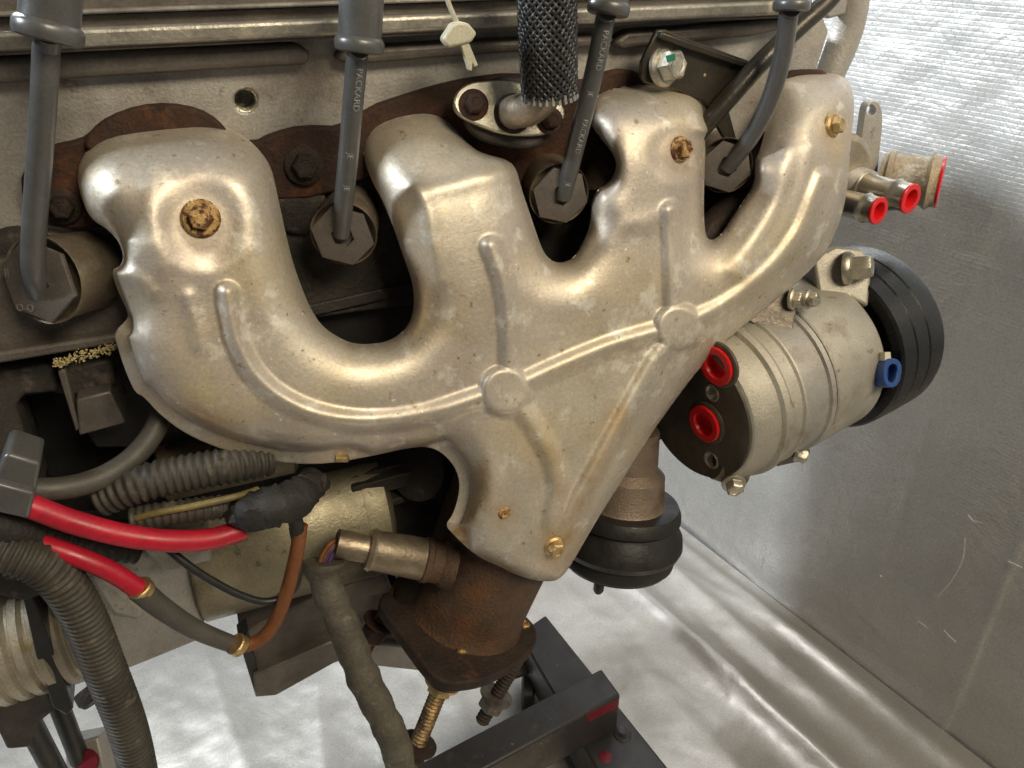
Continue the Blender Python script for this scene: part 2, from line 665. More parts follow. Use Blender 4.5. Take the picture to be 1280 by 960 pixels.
# upright tarp
def wall_wz(px, py):
    r = ray(px, py)
    p = CAM + r * ((V(c2) - CAM).dot(cn) / r.dot(cn))
    return (p - c2).dot(cdir), p.z


hh = axis_pts((-.02, 1.35, .0055), (1.35, 3.3, .06))
vv = axis_pts((-2.2, -.6, .06), (-.6, 1.3, .0055), (1.3, 3.6, .06))
Hh, W = np.meshgrid(hh, vv, indexing='ij')
upper = sm01 = np.clip((Hh - .62) / .3, 0, 1)
Dp = .007 * nz(Hh, W, 3.5, 11) + (.0009 + .0012 * upper) * crease(Hh, W, 6, 12, .14) + (.0004 + .0008 * upper) * crease(Hh + .4 * W, W, 14, 13, .12)
Dp += (.0003 + .0019 * upper) * nz(Hh * 1.0, W * .8, 42, 14)
zs = wall_wz(1230, 326)[1]
Dp += .0012 * (Hh > zs + .004 * nz(W, W, 3, 15)) + .0012 * np.exp(-np.abs(Hh - zs) / .006)
for (x, y) in ((1222, 812),):
    ws = wall_wz(x, y)[0]
    Dp += .0025 * (W > ws) + .0025 * np.exp(-np.abs(W - ws) / .006)
for (x, y) in ((1110, 690), (930, 600)):
    ws = wall_wz(x, y)[0]
    Dp += .0016 * np.exp(-np.abs(W - ws) / .006)
P = np.array(c2)[None, None] + W[..., None] * np.array(cdir) + Dp[..., None] * np.array(cn) - .004 * np.array(cn)
P[..., 2] = Hh
wall = grid_obj('wall', P, M['wallfoil'])
wall['kind'] = 'structure'
uvl = wall.data.uv_layers.new(name='UVMap')
li = np.zeros(len(wall.data.loops), dtype=np.int32)
wall.data.loops.foreach_get('vertex_index', li)
uvl.data.foreach_set('uv', np.stack([W.reshape(-1)[li], Hh.reshape(-1)[li]], -1).astype(np.float32).reshape(-1))
# pale scuffs and torn threads on the tarp
for pl, rr_ in (([(1208, 672), (1207, 690), (1202, 706), (1190, 726), (1174, 744)], .0011), ([(1212, 642), (1219, 650), (1230, 652)], .0011), ([(1008, 572), (1007, 600), (1005, 622)], .0007),
                ([(1182, 786), (1190, 795), (1197, 801)], .0009), ([(1262, 700), (1280, 708)], .0009), ([(1102, 718), (1104, 720)], .0016), ([(950, 705), (951, 692)], .0008), ([(1150, 775), (1162, 784)], .0007)):
    q3 = []
    for x, y in pl:
        a_, z_ = wall_wz(x, y)
        q3.append(V(c2) + cdir * a_ + cn * .0045 + V((0, 0, z_)))
    o = make('scuff', sweep(spline(q3, 5), rr_, 6), 'scuff')
    o.parent = wall

# ================================================================== CYLINDER HEAD AND BLOCK
HY = .085
t = Thing('cylinder_head', 'long grey cast cylinder head with a machined band above the exhaust ports', 'cylinder head')
head_out = [(-160, 62), (400, 40), (700, 20), (1029, 21), (1036, 40), (1020, 90), (1000, 300), (700, 352), (450, 384), (200, 420), (-160, 470)]
hole = circ(307, 126, 15, 15, 22)
ph = at(307, 126, HY)
body = t.part('head_casting', plate(on(head_out, HY), [on(hole, HY)], (0, .52, 0)), 'cast', bevel=.0015)
bore = Mesh().add(lathe(ph + V((0, .001, 0)), (0, 1, 0), [(0, pr(ph, 16.5))] + [(.0008 * i, pr(ph, 14.6 - (i % 2) * 1.6)) for i in range(1, 26)] + [(.021, 0)], 26, close=False))
t.part('lower_shade_plate', prism(on([(215, 238), (420, 226), (560, 216), (700, 208), (900, 190), (1000, 184), (1000, 310), (700, 358), (450, 390), (215, 424)], HY - .003), (0, .02, 0)), 'cast_dark', bevel=.002)  # added dark plate, grime and the shade between lobes put into its colour
t.part('threaded_hole', bore, 'zinc', angle=20)
# gasket ledge strips, with their notches
for pl in ([(-160, 84), (30, 70), (150, 62), (372, 54), (386, 64), (391, 76), (380, 82), (150, 96), (30, 104), (-160, 117)],
           [(418, 74), (430, 60), (560, 52), (700, 45), (760, 42), (772, 50), (760, 58), (700, 62), (560, 72), (440, 82)],
           [(767, 54), (785, 38), (860, 33), (1002, 20), (1002, 33), (940, 46), (860, 54), (780, 62)]):
    t.part('gasket_ledge', prism(on(pl, HY - .012), (0, .03, 0)), 'rail_dark', bevel=.004, seg=3)
# raised cast bosses low on the head
for (x, y, rr) in ((372, 255, 34), (620, 300, 40), (880, 270, 30), (30, 330, 45)):
    p = at(x, y, HY)
    t.part('boss', lathe(p + V((0, .004, 0)), (0, -1, 0), [(0, pr(p, rr * 1.15)), (.012, pr(p, rr)), (.014, pr(p, rr * .85))], 28), 'cast_dark')
for (x, y, rr) in ((300, 95, 3), (95, 250, 24)):
    pass
t.done()

vc = Thing('valve_cover', 'ribbed grey valve cover running along the top above the plug wires', 'valve cover')
X0, X1 = -.75, at(1012, 10, .06).x


def zrow(py, Y, px=200):
    return at(px, py, Y).z


def railstrip(rows, Y, depth, m, bevel=.0015, x1=None):
    """a bar along the engine: rows = (top px, bottom px) measured at column 200"""
    z1, z0 = zrow(rows[0], Y), zrow(rows[1], Y)
    x1 = x1 if x1 is not None else X1
    return prism([(X0, Y, z0), (X0, Y, z1), (x1, Y, z1), (x1, Y, z0)], (0, depth, 0))


vc.part('rail', railstrip((31, 56), .056, .05, 'rail'), 'rail', bevel=.003, seg=3)
vc.part('lower_lip', railstrip((52, 60), .064, .04, 'rail_dark'), 'rail_dark', bevel=.001)
vc.part('channel', railstrip((16, 32), .070, .03, 'rail_dark'), 'rail_dark', bevel=.001)
vc.part('upper_lip', railstrip((8, 15), .062, .04, 'rail'), 'rail', bevel=.002)
vc.part('shadow_bulk', railstrip((60, 9), .118, .30, 'rail_dark') if False else prism([(X0, .118, .95), (X0, .118, 1.085), (X1, .118, 1.085), (X1, .118, .95)], (0, .48, 0)), 'rail_dark', bevel=.01)  # unseen engine mass, added so the lower wall lies in shadow
vc.part('shadow_dome', lathe(V((.20, .50, 1.08)), V((0, 0, 1)), [(0, .05), (.06, .05), (.08, .044), (.09, .030)], 32), 'black')  # added unseen dome, shaped to throw a rounded shadow on the wall
vc.part('cover_wall', railstrip((-85, 9), .066, .05, 'rail_dark'), 'rail_dark', bevel=.001)
vc.done()

b = Thing('engine_block', 'dark oily engine block below the heat shield with a black recess', 'engine block')
# upper step of the block, its lit lower edge
up = [(-200, 372), (190, 345), (205, 412), (60, 436), (-200, 478)]
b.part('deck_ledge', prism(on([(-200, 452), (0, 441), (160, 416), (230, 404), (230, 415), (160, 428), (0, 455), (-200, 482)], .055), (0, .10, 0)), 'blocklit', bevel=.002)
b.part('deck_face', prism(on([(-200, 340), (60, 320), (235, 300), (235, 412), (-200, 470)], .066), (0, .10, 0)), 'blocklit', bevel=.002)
lower = [(-220, 440), (200, 405), (450, 384), (700, 345), (860, 330), (840, 540), (760, 600), (700, 650), (560, 700), (440, 705), (250, 640), (-220, 700)]
rec = [(22, 505), (30, 496), (62, 491), (80, 494), (120, 560), (190, 560), (200, 600), (120, 640), (55, 640), (40, 580)]
b.part('side_casting', plate(on(lower, .10), [on(rec, .10)], (0, .05, 0)), 'block', bevel=.002)
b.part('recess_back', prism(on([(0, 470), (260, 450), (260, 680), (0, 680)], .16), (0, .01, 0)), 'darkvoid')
b.part('crankcase', prism(on(lower, .172), (0, .40, 0)), 'block', bevel=.004)
b.part('left_rib', prism(on([(-60, 468), (62, 452), (75, 490), (30, 494), (20, 508), (55, 620), (38, 622), (-60, 610)], .085), (0, .04, 0)), 'cast_dark', bevel=.003)
mb = Mesh().add(prism(on([(95, 500), (138, 489), (157, 529), (99, 545)], .055), (0, .05, 0)))
b.part('mount_pad', mb, 'hexcap', bevel=.0015)
b.part('mount_boss', prism(on([(74, 462), (138, 448), (146, 484), (84, 498)], .068), (0, .05, 0)), 'cast_dark', bevel=.003)
b.part('mount_rib', prism(on([(72, 465), (82, 463), (99, 536), (95, 540)], .056), (0, .05, 0)), 'blocklit', bevel=.001)
# pale crust on the top edge of the pad
g = Mesh()
for i in range(260):
    u = random.random()
    x, y = 66 + 80 * u, 455 - 22 * u + random.gauss(0, 3.2)
    p = at(x, y, .056 - random.random() * .002)
    s = pr(p, random.uniform(.8, 2.4))
    g.add(lathe(p, V((random.gauss(0, 1), random.gauss(0, 1), random.gauss(0, 1))), [(-s * .6, s * .4), (0, s), (s * .6, s * .4)], 5))
b.part('pale_crust', g, 'crud', kind='stuff', angle=80)
# ribs and ledges seen in the dark gaps
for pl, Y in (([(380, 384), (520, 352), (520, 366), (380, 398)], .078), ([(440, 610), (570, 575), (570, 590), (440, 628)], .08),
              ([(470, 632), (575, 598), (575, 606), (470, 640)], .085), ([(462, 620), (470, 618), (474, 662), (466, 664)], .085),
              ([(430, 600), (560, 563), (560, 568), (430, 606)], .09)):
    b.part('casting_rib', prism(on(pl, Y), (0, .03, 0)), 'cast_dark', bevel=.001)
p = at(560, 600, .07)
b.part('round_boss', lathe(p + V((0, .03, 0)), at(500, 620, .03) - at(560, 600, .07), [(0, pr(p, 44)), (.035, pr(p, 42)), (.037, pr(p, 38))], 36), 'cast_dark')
b.done()

# ================================================================== EXHAUST MANIFOLD (rusty)
em = Thing('exhaust_manifold', 'rusty cast exhaust manifold whose outlet flange hangs below the heat shield', 'manifold')
fl = [(25, 215), (60, 184), (100, 176), (114, 166), (135, 150), (173, 137), (213, 134), (250, 141), (272, 155), (290, 172), (318, 180), (340, 168),
      (380, 158), (430, 160), (465, 134), (500, 122), (545, 108), (590, 98), (640, 92), (700, 97), (740, 102), (770, 86), (800, 90), (826, 110),
      (838, 150), (850, 205), (938, 225), (955, 190), (966, 120), (985, 92), (1000, 88), (1040, 88), (1056, 130), (1040, 200), (985, 240), (940, 262), (900, 262), (830, 260), (760, 240),
      (680, 240), (600, 230), (540, 212), (470, 218), (400, 248), (340, 250), (200, 270), (100, 290), (45, 280), (28, 250)]
em.part('port_flange', prism(on(smooth2(fl, 1), HY - .011), (0, .009, 0)), 'rust', bevel=.002)
# the round lip of the first port, above the shield
lip = [(102, 182), (114, 163), (135, 147), (173, 133), (213, 130), (250, 137), (273, 151), (290, 171), (280, 190), (200, 175), (120, 195)]
em.part('port_lip', prism(on(smooth2(lip, 1), HY - .018), (0, .008, 0)), 'rust', bevel=.002)
for (x, y, rr) in ((78, 258, 22), (380, 207, 24)):
    p = at(x, y, HY - .012)
    em.part('flange_bolt', bolt_mesh(p, (0, -1, .15), pr(p, rr), pr(p, rr * .68), .007, .4), 'rust_dark')
for path, rr in (([(190, 210, .06), (230, 300, .045), (300, 420, .035), (420, 480, .03), (560, 500, .02)], .020),
                 ([(540, 190, .062), (570, 280, .045), (590, 400, .035), (620, 500, .02)], .020),
                 ([(790, 170, .066), (800, 260, .05), (790, 350, .04), (720, 460, .025)], .022),
                 ([(985, 150, .07), (985, 220, .056), (930, 320, .048), (800, 430, .03)], .020)):
    em.part('runner', sweep(spline([at(*q) for q in path], 8), rr, 20), 'rust_dark')
# short rusty port necks visible in the openings beside the third and fourth wires
for path, rr in (([(770, 180, .078), (760, 215, .062), (752, 250, .05)], .017), ([(958, 195, .078), (930, 245, .062), (880, 300, .05), (850, 320, .045)], .0155)):
    em.part('port_neck', sweep(spline([at(*q) for q in path], 8), rr, 20), 'rust_dark')
# outlet
OA = V((-.36, .02, -.93)).normalized()
o0 = D(655, 590, .690)
prof = [(0, .056), (.035, .0555), (.09, .0535), (.12, .051), (.142, .052), (.155, .060)]
pc = D(572, 800, .708)
Lp = (pc - o0).dot(OA)
prof = [(0, .056), (.035, .0555), (Lp - .05, .0535), (Lp - .02, .0530), (Lp - .006, .0535), (Lp + .001, .0560)]
em.part('outlet_pipe', lathe(o0, OA, prof, 56), 'rustmix', angle=60)
flp = [(478, 738), (500, 742), (520, 760), (560, 735), (640, 755), (660, 771), (672, 786), (671, 806), (655, 823), (635, 836), (606, 850), (566, 855), (545, 848), (525, 825), (500, 790), (474, 757)]
pts = [onp(x, y, pc, OA) for x, y in smooth2(flp, 2)]
fo = em.part('outlet_flange', prism(pts, OA * .011), 'rust_dark', bevel=.002)
for (x, y) in ((576, 812), (655, 781)):
    p = onp(x, y, pc, OA)
    em.part('rivet', lathe(p, -OA, [(-.001, .0056), (.0016, .0056), (.0026, .0046), (.0028, .003), (.0022, .0024)], 20), 'rustbolt')


def stud(a, bq, r, label, parts):
    path = resample([a, bq], .0019)
    s = em.part('stud', sweep(path, r, 16, rf=thread_rf(1, .11)), parts[0], label=label, angle=20)
    ax = (bq - a).normalized()
    for (u, rf_, rh_, hh, m) in parts[1]:
        p = a.lerp(bq, u)
        em.part('nut', bolt_mesh(p, ax, rf_, rh_, hh, .3, .003, False), m, parent=s)
    return s


a, bq = D(556, 846, .712), D(508, 965, .735)
stud(a, bq, .0072, 'longest spring bolt with a gold nut', ('dirtygold', [(.05, .0165, .0118, .009, 'goldbolt'), (.70, .0180, .0130, .012, 'rust_dark')]))
a, bq = D(652, 815, .745), D(602, 902, .765)
stud(a, bq, .0064, None, ('rust_dark', [(.62, .0165, .0130, .013, 'zincdark')]))
a, bq = D(507, 722, .735), D(455, 814, .75)
stud(a, bq, .0066, None, ('dirtygold', [(.60, .0165, .0125, .016, 'rust')]))
p = D(512, 732, .73)
em.part('stud_boss', sweep(spline([D(532, 716, .725), D(512, 738, .733), D(496, 764, .742)], 6), .013, 18, rf=lambda i, s, u: 1.35 - .6 * u), 'rust_dark')
em.done()

# oxygen sensor
ox = Thing('oxygen_sensor', 'bare metal oxygen sensor screwed sideways into the rusty outlet', 'sensor')
a, bq = D(421, 679, .650), D(566, 706, .678)
ax = (bq - a).normalized()
L_ = (bq - a).length
k = L_ / 147.0
ox.part('body', lathe(a, ax, [(0, 15 * k), (0, 17.5 * k), (37 * k, 17.5 * k), (38 * k, 24 * k), (43 * k, 26.5 * k), (48 * k, 24.5 * k), (108 * k, 26.5 * k), (112 * k, 24 * k)], 40), 'tubecap')
ox.part('bung', lathe(a + ax * 106 * k, ax, [(0, 25 * k), (3 * k, 28.5 * k), (9 * k, 28.5 * k), (11 * k, 26.5 * k), (24 * k, 27 * k), (27 * k, 30 * k), (40 * k, 33 * k)], 40), 'rustmix')
ox.part('crimp_end', lathe(a - ax * .0006, ax, [(0, 17.6 * k), (-.0005, 16 * k), (-.0005, 13 * k), (.003, 12 * k), (.003, 1e-5)], 32, close=False), 'hexcap')
for i, (c, dx) in enumerate((('orange', -5), ('purple', 2), ('purple', 7), ('orange', 0))):
    ox.part('wire_lead', sweep(spline([D(430 + dx * .5, 676 + dx * .6, 0.652), D(418 + dx, 682 + dx * .5, 0.646), D(408 + dx, 694, 0.644), D(402 + dx * .8, 712, 0.644)], 6), .0022, 10), c)
pth = [D(x, y, d) for x, y, d in ((404, 702, 0.644), (404, 715, 0.644), (410, 738, 0.644), (422, 765, 0.646), (438, 805, 0.650), (455, 848, 0.655), (476, 890, 0.660), (494, 930, 0.665), (500, 965, 0.668), (490, 1000, 0.668))]
pp = resample(spline(pth, 10), .002)
g = random.Random(3)
amps = [g.uniform(-.06, .09) for _ in pp]
amps = [sum(amps[max(0, i - 2):i + 3]) / len(amps[max(0, i - 2):i + 3]) for i in range(len(amps))]
ox.part('taped_sheath', sweep(pp, .0127, 20, rf=lambda i, s, u: (1 + amps[i]) * (1.35 - .35 * min(1, s / .012)) * (1 + .05 * math.sin(s * 260))), 'tape', angle=70)
ox.done()

# ================================================================== HEAT SHIELD (stamped sheet)
OUT = [(143, 163), (167, 158), (200, 154), (223, 153), (247, 152), (277, 157), (300, 167), (323, 187), (337, 207), (343, 230), (348, 255), (355, 287), (362, 317),
       (369, 340), (377, 362), (388, 388), (403, 410), (427, 425), (444, 431), (470, 431), (494, 424), (512, 407), (519, 383), (517, 353), (505, 320), (494, 287),
       (480, 252), (464, 223), (454, 192), (454, 167), (460, 151), (474, 138), (494, 130), (524, 128), (544, 133), (560, 149), (577, 173), (592, 187), (607, 194), (634, 200),
       (645, 212), (650, 233), (660, 263), (670, 293), (677, 312), (684, 323), (696, 330), (712, 327), (721, 318), (727, 308), (739, 283), (740, 253), (748, 236), (757, 233),
       (768, 221), (772, 203), (764, 187), (747, 167), (737, 150), (738, 132), (750, 117), (774, 109), (804, 106), (840, 108), (858, 112), (870, 120), (877, 132), (881, 152), (886, 163), (880, 172),
       (881, 185), (880, 213), (879, 245), (879, 275), (882, 298), (890, 302), (904, 292), (918, 268), (929, 253), (945, 228), (943, 205), (952, 185), (960, 150), (967, 108), (977, 95), (1000, 89), (1027, 91),
       (1050, 94), (1061, 104), (1067, 122), (1066, 150), (1062, 187), (1059, 233), (1051, 273), (1036, 307), (1018, 332), (985, 362), (940, 397), (905, 427),
       (880, 452), (850, 490), (810, 546), (777, 600), (745, 650), (712, 708), (702, 720), (695, 725), (684, 726), (664, 724), (642, 716), (624, 707),
       (601, 697), (584, 684), (567, 667), (557, 656), (566, 645), (573, 625), (576, 603), (570, 584), (556, 567), (537, 557), (510, 559),
       (470, 568), (427, 576), (400, 579), (370, 579), (327, 573), (280, 562), (233, 542), (200, 517), (181, 495), (170, 490), (163, 475), (156, 458), (147, 430), (143, 416),
       (162, 398), (160, 387), (148, 363), (140, 338), (152, 334), (156, 320), (150, 302), (137, 287), (113, 272), (102, 245), (97, 217), (106, 190), (125, 171)]
out = np.array(smooth2(OUT, 2))
G = 2.4
xs = np.arange(84, 1084, G)
ys = np.arange(76, 742, G)
GX, GY = np.meshgrid(xs, ys, indexing='ij')
pts2 = np.stack([GX.ravel(), GY.ravel()], -1)


def polydist(P, A, closed=False):
    """distance to a polyline and the nearest point"""
    A = np.array(A, float)
    B = np.roll(A, -1, 0) if closed else A[1:]
    A0 = A if closed else A[:-1]
    best = np.full(len(P), 1e9)
    near = np.zeros_like(P)
    for a, b in zip(A0, B):
        ab = b - a
        tt = np.clip(((P - a) @ ab) / max(ab @ ab, 1e-9), 0, 1)
        q = a + tt[:, None] * ab
        d = np.hypot(*(P - q).T)
        k = d < best
        best[k] = d[k]
        near[k] = q[k]
    return best, near


def inside(P, A):
    x, y = P.T
    r = np.zeros(len(P), bool)
    B = np.roll(A, -1, 0)
    for (x0, y0), (x1, y1) in zip(A, B):
        c = ((y0 > y) != (y1 > y))
        if y1 != y0:
            r ^= c & (x < (x1 - x0) * (y - y0) / (y1 - y0) + x0)
    return r


def sm(e0, e1, x):
    tt = np.clip((x - e0) / (e1 - e0), 0, 1)
    return tt * tt * (3 - 2 * tt)


def curve2(p, n=10):
    return np.array([(q.x, q.y) for q in spline([(x, y, 0) for x, y in p], n)])


dist, near = polydist(pts2, out, True)
ins = inside(pts2, out)
sd = np.where(ins, dist, -dist).reshape(GX.shape)
LIPS = [([(150, 425), (165, 468), (205, 520), (285, 560), (345, 574), (400, 578), (430, 576)], 17), ([(566, 566), (584, 590), (586, 612), (574, 640), (562, 660)], 15)]
lipw = np.zeros(GX.shape)
for pl, wd in LIPS:
    q, _ = polydist(pts2, curve2(pl))
    q = q.reshape(GX.shape)
    lipw = np.maximum(lipw, wd * (1 - sm(14, 42, q)))
RR = 58.0
for nx, ny, nr_, na in ((766, 205, 52, .80), (150, 318, 40, .75), (148, 400, 34, .6), (604, 190, 46, .72), (886, 160, 26, .7), (944, 214, 30, .6)):
    RR = RR * (1 - na * np.exp(-((GX - nx) ** 2 + (GY - ny) ** 2) / nr_ ** 2))   # cut-outs have a plain edge, not a rolled one
# tighter roll at the outlet and along the straight right edge
RR = RR - 22 * sm(480, 620, GY) * sm(560, 640, GX)
de = np.clip((sd - lipw) / RR, 0, 1)
Hs = .033 * np.sqrt(np.clip(1 - (1 - de) ** 2.0, 0, 1)) + .004 * np.clip(sd / np.maximum(lipw, 1), 0, 1) * np.clip(lipw / 10, 0, 1)
# facets that fall back towards the head above each runner's shoulder
for (x0, y0, x1, y1, lo, hi, sl) in ((96, 238, 345, 204, 60, 400, .00046), (470, 262, 652, 208, 410, 690, .00042), (745, 172, 885, 150, 700, 888, .00046), (955, 190, 1066, 150, 890, 1100, .00050)):
    yl = y0 + (y1 - y0) * (GX - x0) / (x1 - x0)
    dd = yl - GY
    soft = 30.0 if lo == 60 else 20.0
    dr = soft * np.log1p(np.exp(np.clip(dd / soft, -30, 30)))
    wx = ((GX > lo) & (GX < hi)) * (GY < 300)
    Hs -= sl * dr * wx
# smooth the stamped form a little
def blur(A, mask, s):
    r = int(s * 3)
    kx = np.exp(-.5 * (np.arange(-r, r + 1) / s) ** 2)
    kx /= kx.sum()
    def conv(Z):
        for axn in (0, 1):
            Z = np.apply_along_axis(lambda q: np.convolve(np.pad(q, r, mode='edge'), kx, 'valid'), axn, Z)
        return Z
    return conv(A * mask) / np.maximum(conv(mask.astype(float)), 1e-4)
mask = sd > -1.5
Hb = blur(Hs, mask, 3.2)
wgt = sm(3, 26, sd - lipw)
Hs = Hs * (1 - wgt) + Hb * wgt


def dent(cx, cy, r0, r1, amp):
    global Hs
    q = np.hypot(GX - cx, GY - cy)
    Hs = Hs + amp * (1 - sm(r0, r1, q))


def ridge(pl, wd, amp, n=10):
    global Hs
    q, _ = polydist(pts2, curve2(pl, n))
    Hs = Hs + amp * np.exp(-(q.reshape(GX.shape) / wd) ** 2)


# bolt pads and shoulders
dent(254, 280, 30, 66, -.0034)
pass
dent(848, 190, 22, 44, -.0030)
dent(1040, 160, 16, 34, -.0020)
ridge([(190, 218), (192, 280), (203, 330)], 18, .0014)
ridge([(520, 236), (534, 262), (540, 300), (548, 350)], 12, .0030)
ridge([(530, 240), (580, 228), (640, 210)], 12, .0022)
ridge([(985, 190), (975, 240), (948, 292), (915, 335)], 13, .0032)
ridge([(1012, 186), (1000, 240), (970, 300), (930, 345)], 10, .0016)
ridge([(838, 262), (812, 276), (782, 282), (760, 300)], 13, .0013)
ridge([(150, 334), (172, 350), (190, 366)], 10, .0016)
ridge([(235, 372), (243, 400), (250, 430)], 10, .0015)
ridge([(640, 520), (620, 560), (608, 620)], 26, .0025)
Hs = Hs + .0006 * nz(GX * .012, GY * .012, 1.0, 21) + .00022 * nz(GX * .05, GY * .05, 1.0, 22)
# stamped stiffening beads
BEADS = [([(284, 366), (288, 395), (297, 430), (318, 468), (352, 498), (400, 519), (460, 527), (530, 519), (600, 497), (628, 488)], 13),
         ([(614, 308), (628, 350), (636, 400), (637, 470)], 13),
         ([(640, 486), (700, 458), (770, 430), (848, 408)], 12),
         ([(838, 264), (840, 320), (842, 400)], 12.5),
         ([(850, 408), (905, 382), (960, 340), (998, 292), (1018, 245), (1027, 222)], 11.5),
         ([(636, 490), (668, 535), (690, 575), (697, 615), (690, 655)], 13),
         ([(848, 412), (820, 450), (785, 512), (748, 580), (712, 645), (700, 672)], 12.5)]
bead = np.zeros(GX.shape)
for pl, wd in BEADS:
    q, _ = polydist(pts2, curve2(pl))
    q = q.reshape(GX.shape) / (wd * 1.42)
    e = np.where(q < 1, .5 + .5 * np.cos(np.pi * np.clip(q, 0, 1)), 0)
    bead = np.maximum(bead, e)
for cx, cy, r_ in ((632, 489, 32), (848, 409, 30)):
    q = np.hypot(GX - cx, (GY - cy) * 1.02)
    bead = np.maximum(bead, 1.20 * (1 - sm(r_ - 7, r_ + 4, q)))
# the beads melt into the folded foot of the shield
Hs = Hs + .0064 * bead * sm(4, 20, sd) * (1 - .7 * sm(640, 690, GY))
SHT = math.tan(R(12))


def shield_base(px, py):
    """depth of the shield's mean plane along the view ray (plane leaning back at the top)"""
    n = V((0, 1, -SHT)).normalized()
    return (CEN - CAM).dot(n) / ray(px, py).dot(n)


def shield_pt(px, py, h):
    return CAM + ray(px, py) * (shield_base(px, py) + .012 - h)


def hs_at(px, py):
    i = int(round((px - xs[0]) / G))
    j = int(round((py - ys[0]) / G))
    return Hs[i, j]


keep = sd > 0.35 * G
nb = np.zeros_like(keep)
for dx in (-1, 0, 1):
    for dy in (-1, 0, 1):
        nb |= np.roll(np.roll(keep, dx, 0), dy, 1)
use = nb
PX, PY, HH = GX.copy(), GY.copy(), Hs.copy()
edge = use & ~keep
nr = near.reshape(*GX.shape, 2)
PX[edge], PY[edge] = nr[edge][:, 0], nr[edge][:, 1]
# heights on the rim: of the sampled field nearest inside
gi = np.clip(((PX - xs[0]) / G).round().astype(int), 0, len(xs) - 1)
gj = np.clip(((PY - ys[0]) / G).round().astype(int), 0, len(ys) - 1)
HH[edge] = Hs[gi[edge], gj[edge]]
rl = np.where(sd < 12, 1, 0)
ids = -np.ones(GX.shape, int)
ids[use] = np.arange(use.sum())
vx = PX[use]
vy = PY[use]
vh = HH[use]
nrm = np.array((0, 1, -SHT))
nrm /= np.linalg.norm(nrm)
rays = np.array(FWD)[None] + np.array(RIGHT)[None] * ((vx - 640) / FPX)[:, None] + np.array(UP)[None] * ((480 - vy) / FPX)[:, None]
dep = (np.array(CEN - CAM) @ nrm) / (rays @ nrm) + .012 - vh
verts = np.array(CAM)[None] + rays * dep[:, None]
quad = use[:-1, :-1] & use[1:, :-1] & use[1:, 1:] & use[:-1, 1:]
f = np.stack([ids[:-1, :-1], ids[:-1, 1:], ids[1:, 1:], ids[1:, :-1]], -1)[quad]
# drop quads made of four rim points
er = edge.astype(int)
ne = (er[:-1, :-1] + er[1:, :-1] + er[1:, 1:] + er[:-1, 1:])[quad]
f = f[ne < 4]
used = np.zeros(len(verts), bool)
used[f.ravel()] = True
remap = np.cumsum(used) - 1
f = remap[f]
verts = verts[used]
me = bpy.data.meshes.new('shell')
me.from_pydata(verts.tolist(), [], f.tolist())
SV = np.stack([vx, vy], -1)[used]


def near_stain(pl, wd, amp):
    q, _ = polydist(SV, np.array(pl, float))
    return amp * np.exp(-(q / wd) ** 2)


stain = near_stain([(775, 520), (745, 590), (712, 652), (700, 690)], 13, .55) + near_stain([(604, 585), (606, 615), (588, 655), (575, 668)], 11, .8)
stain += near_stain([(630, 641), (631, 642)], 16, .7) + near_stain([(692, 682), (693, 683)], 22, .5) + near_stain([(690, 560), (700, 610), (694, 650)], 12, .35)
stain += near_stain([(849, 187), (850, 200)], 22, .35) + near_stain([(251, 273), (252, 276)], 34, .3) + near_stain([(1040, 160), (1038, 180)], 18, .35)
stain += near_stain([(400, 575), (470, 566), (530, 556)], 7, .35) + near_stain([(640, 712), (600, 694), (566, 664)], 9, .6) + near_stain([(440, 430), (480, 428), (512, 400)], 6, .5)
sa = me.attributes.new('stain', 'FLOAT', 'POINT')
sa.data.foreach_set('value', np.clip(stain, 0, 1).astype(np.float32))
splash = near_stain([(770, 470), (800, 450), (835, 440), (862, 432)], 26, .9) + near_stain([(880, 440), (900, 410)], 16, .6)
sb = me.attributes.new('splash', 'FLOAT', 'POINT')
sb.data.foreach_set('value', np.clip(splash, 0, 1).astype(np.float32))
bm = bmesh.new()
bm.from_mesh(me)
bmesh.ops.dissolve_degenerate(bm, dist=1e-5, edges=bm.edges[:])
# rolled-back rim: the sheet turns away from the viewer at its edge
be = [e for e in bm.edges if e.is_boundary]
g = bmesh.ops.extrude_edge_only(bm, edges=be)
cen2 = V((0, 0, 0))
for q in [e for e in g['geom'] if isinstance(e, bmesh.types.BMVert)]:
    d = (q.co - CAM).normalized()
    q.co += d * .006
bm.normal_update()
bmesh.ops.recalc_face_normals(bm, faces=bm.faces[:])
bm.to_mesh(me)
bm.free()
for p in me.polygons:
    p.use_smooth = True
me.set_sharp_from_angle(angle=R(62))
me.materials.append(M['shield'])
shell = bpy.data.objects.new('shell', me)
COL.objects.link(shell)
sol = shell.modifiers.new('sheet', 'SOLIDIFY')
sol.thickness, sol.offset = .0011, -1 if False else 0
hsd = Thing('heat_shield', 'pale stamped metal heat shield with four lobes covering the exhaust manifold', 'heat shield')
hsd.part('shell', shell, None)
SN = V((0, -1, SHT)).normalized()


def shield_normal(px, py):
    e = 4
    a = shield_pt(px - e, py, hs_at(px - e, py))
    b_ = shield_pt(px + e, py, hs_at(px + e, py))
    c = shield_pt(px, py - e, hs_at(px, py - e))
    d = shield_pt(px, py + e, hs_at(px, py + e))
    n = (b_ - a).cross(c - d).normalized()
    if n.dot(CAM - a) < 0:
        n = -n
    return n


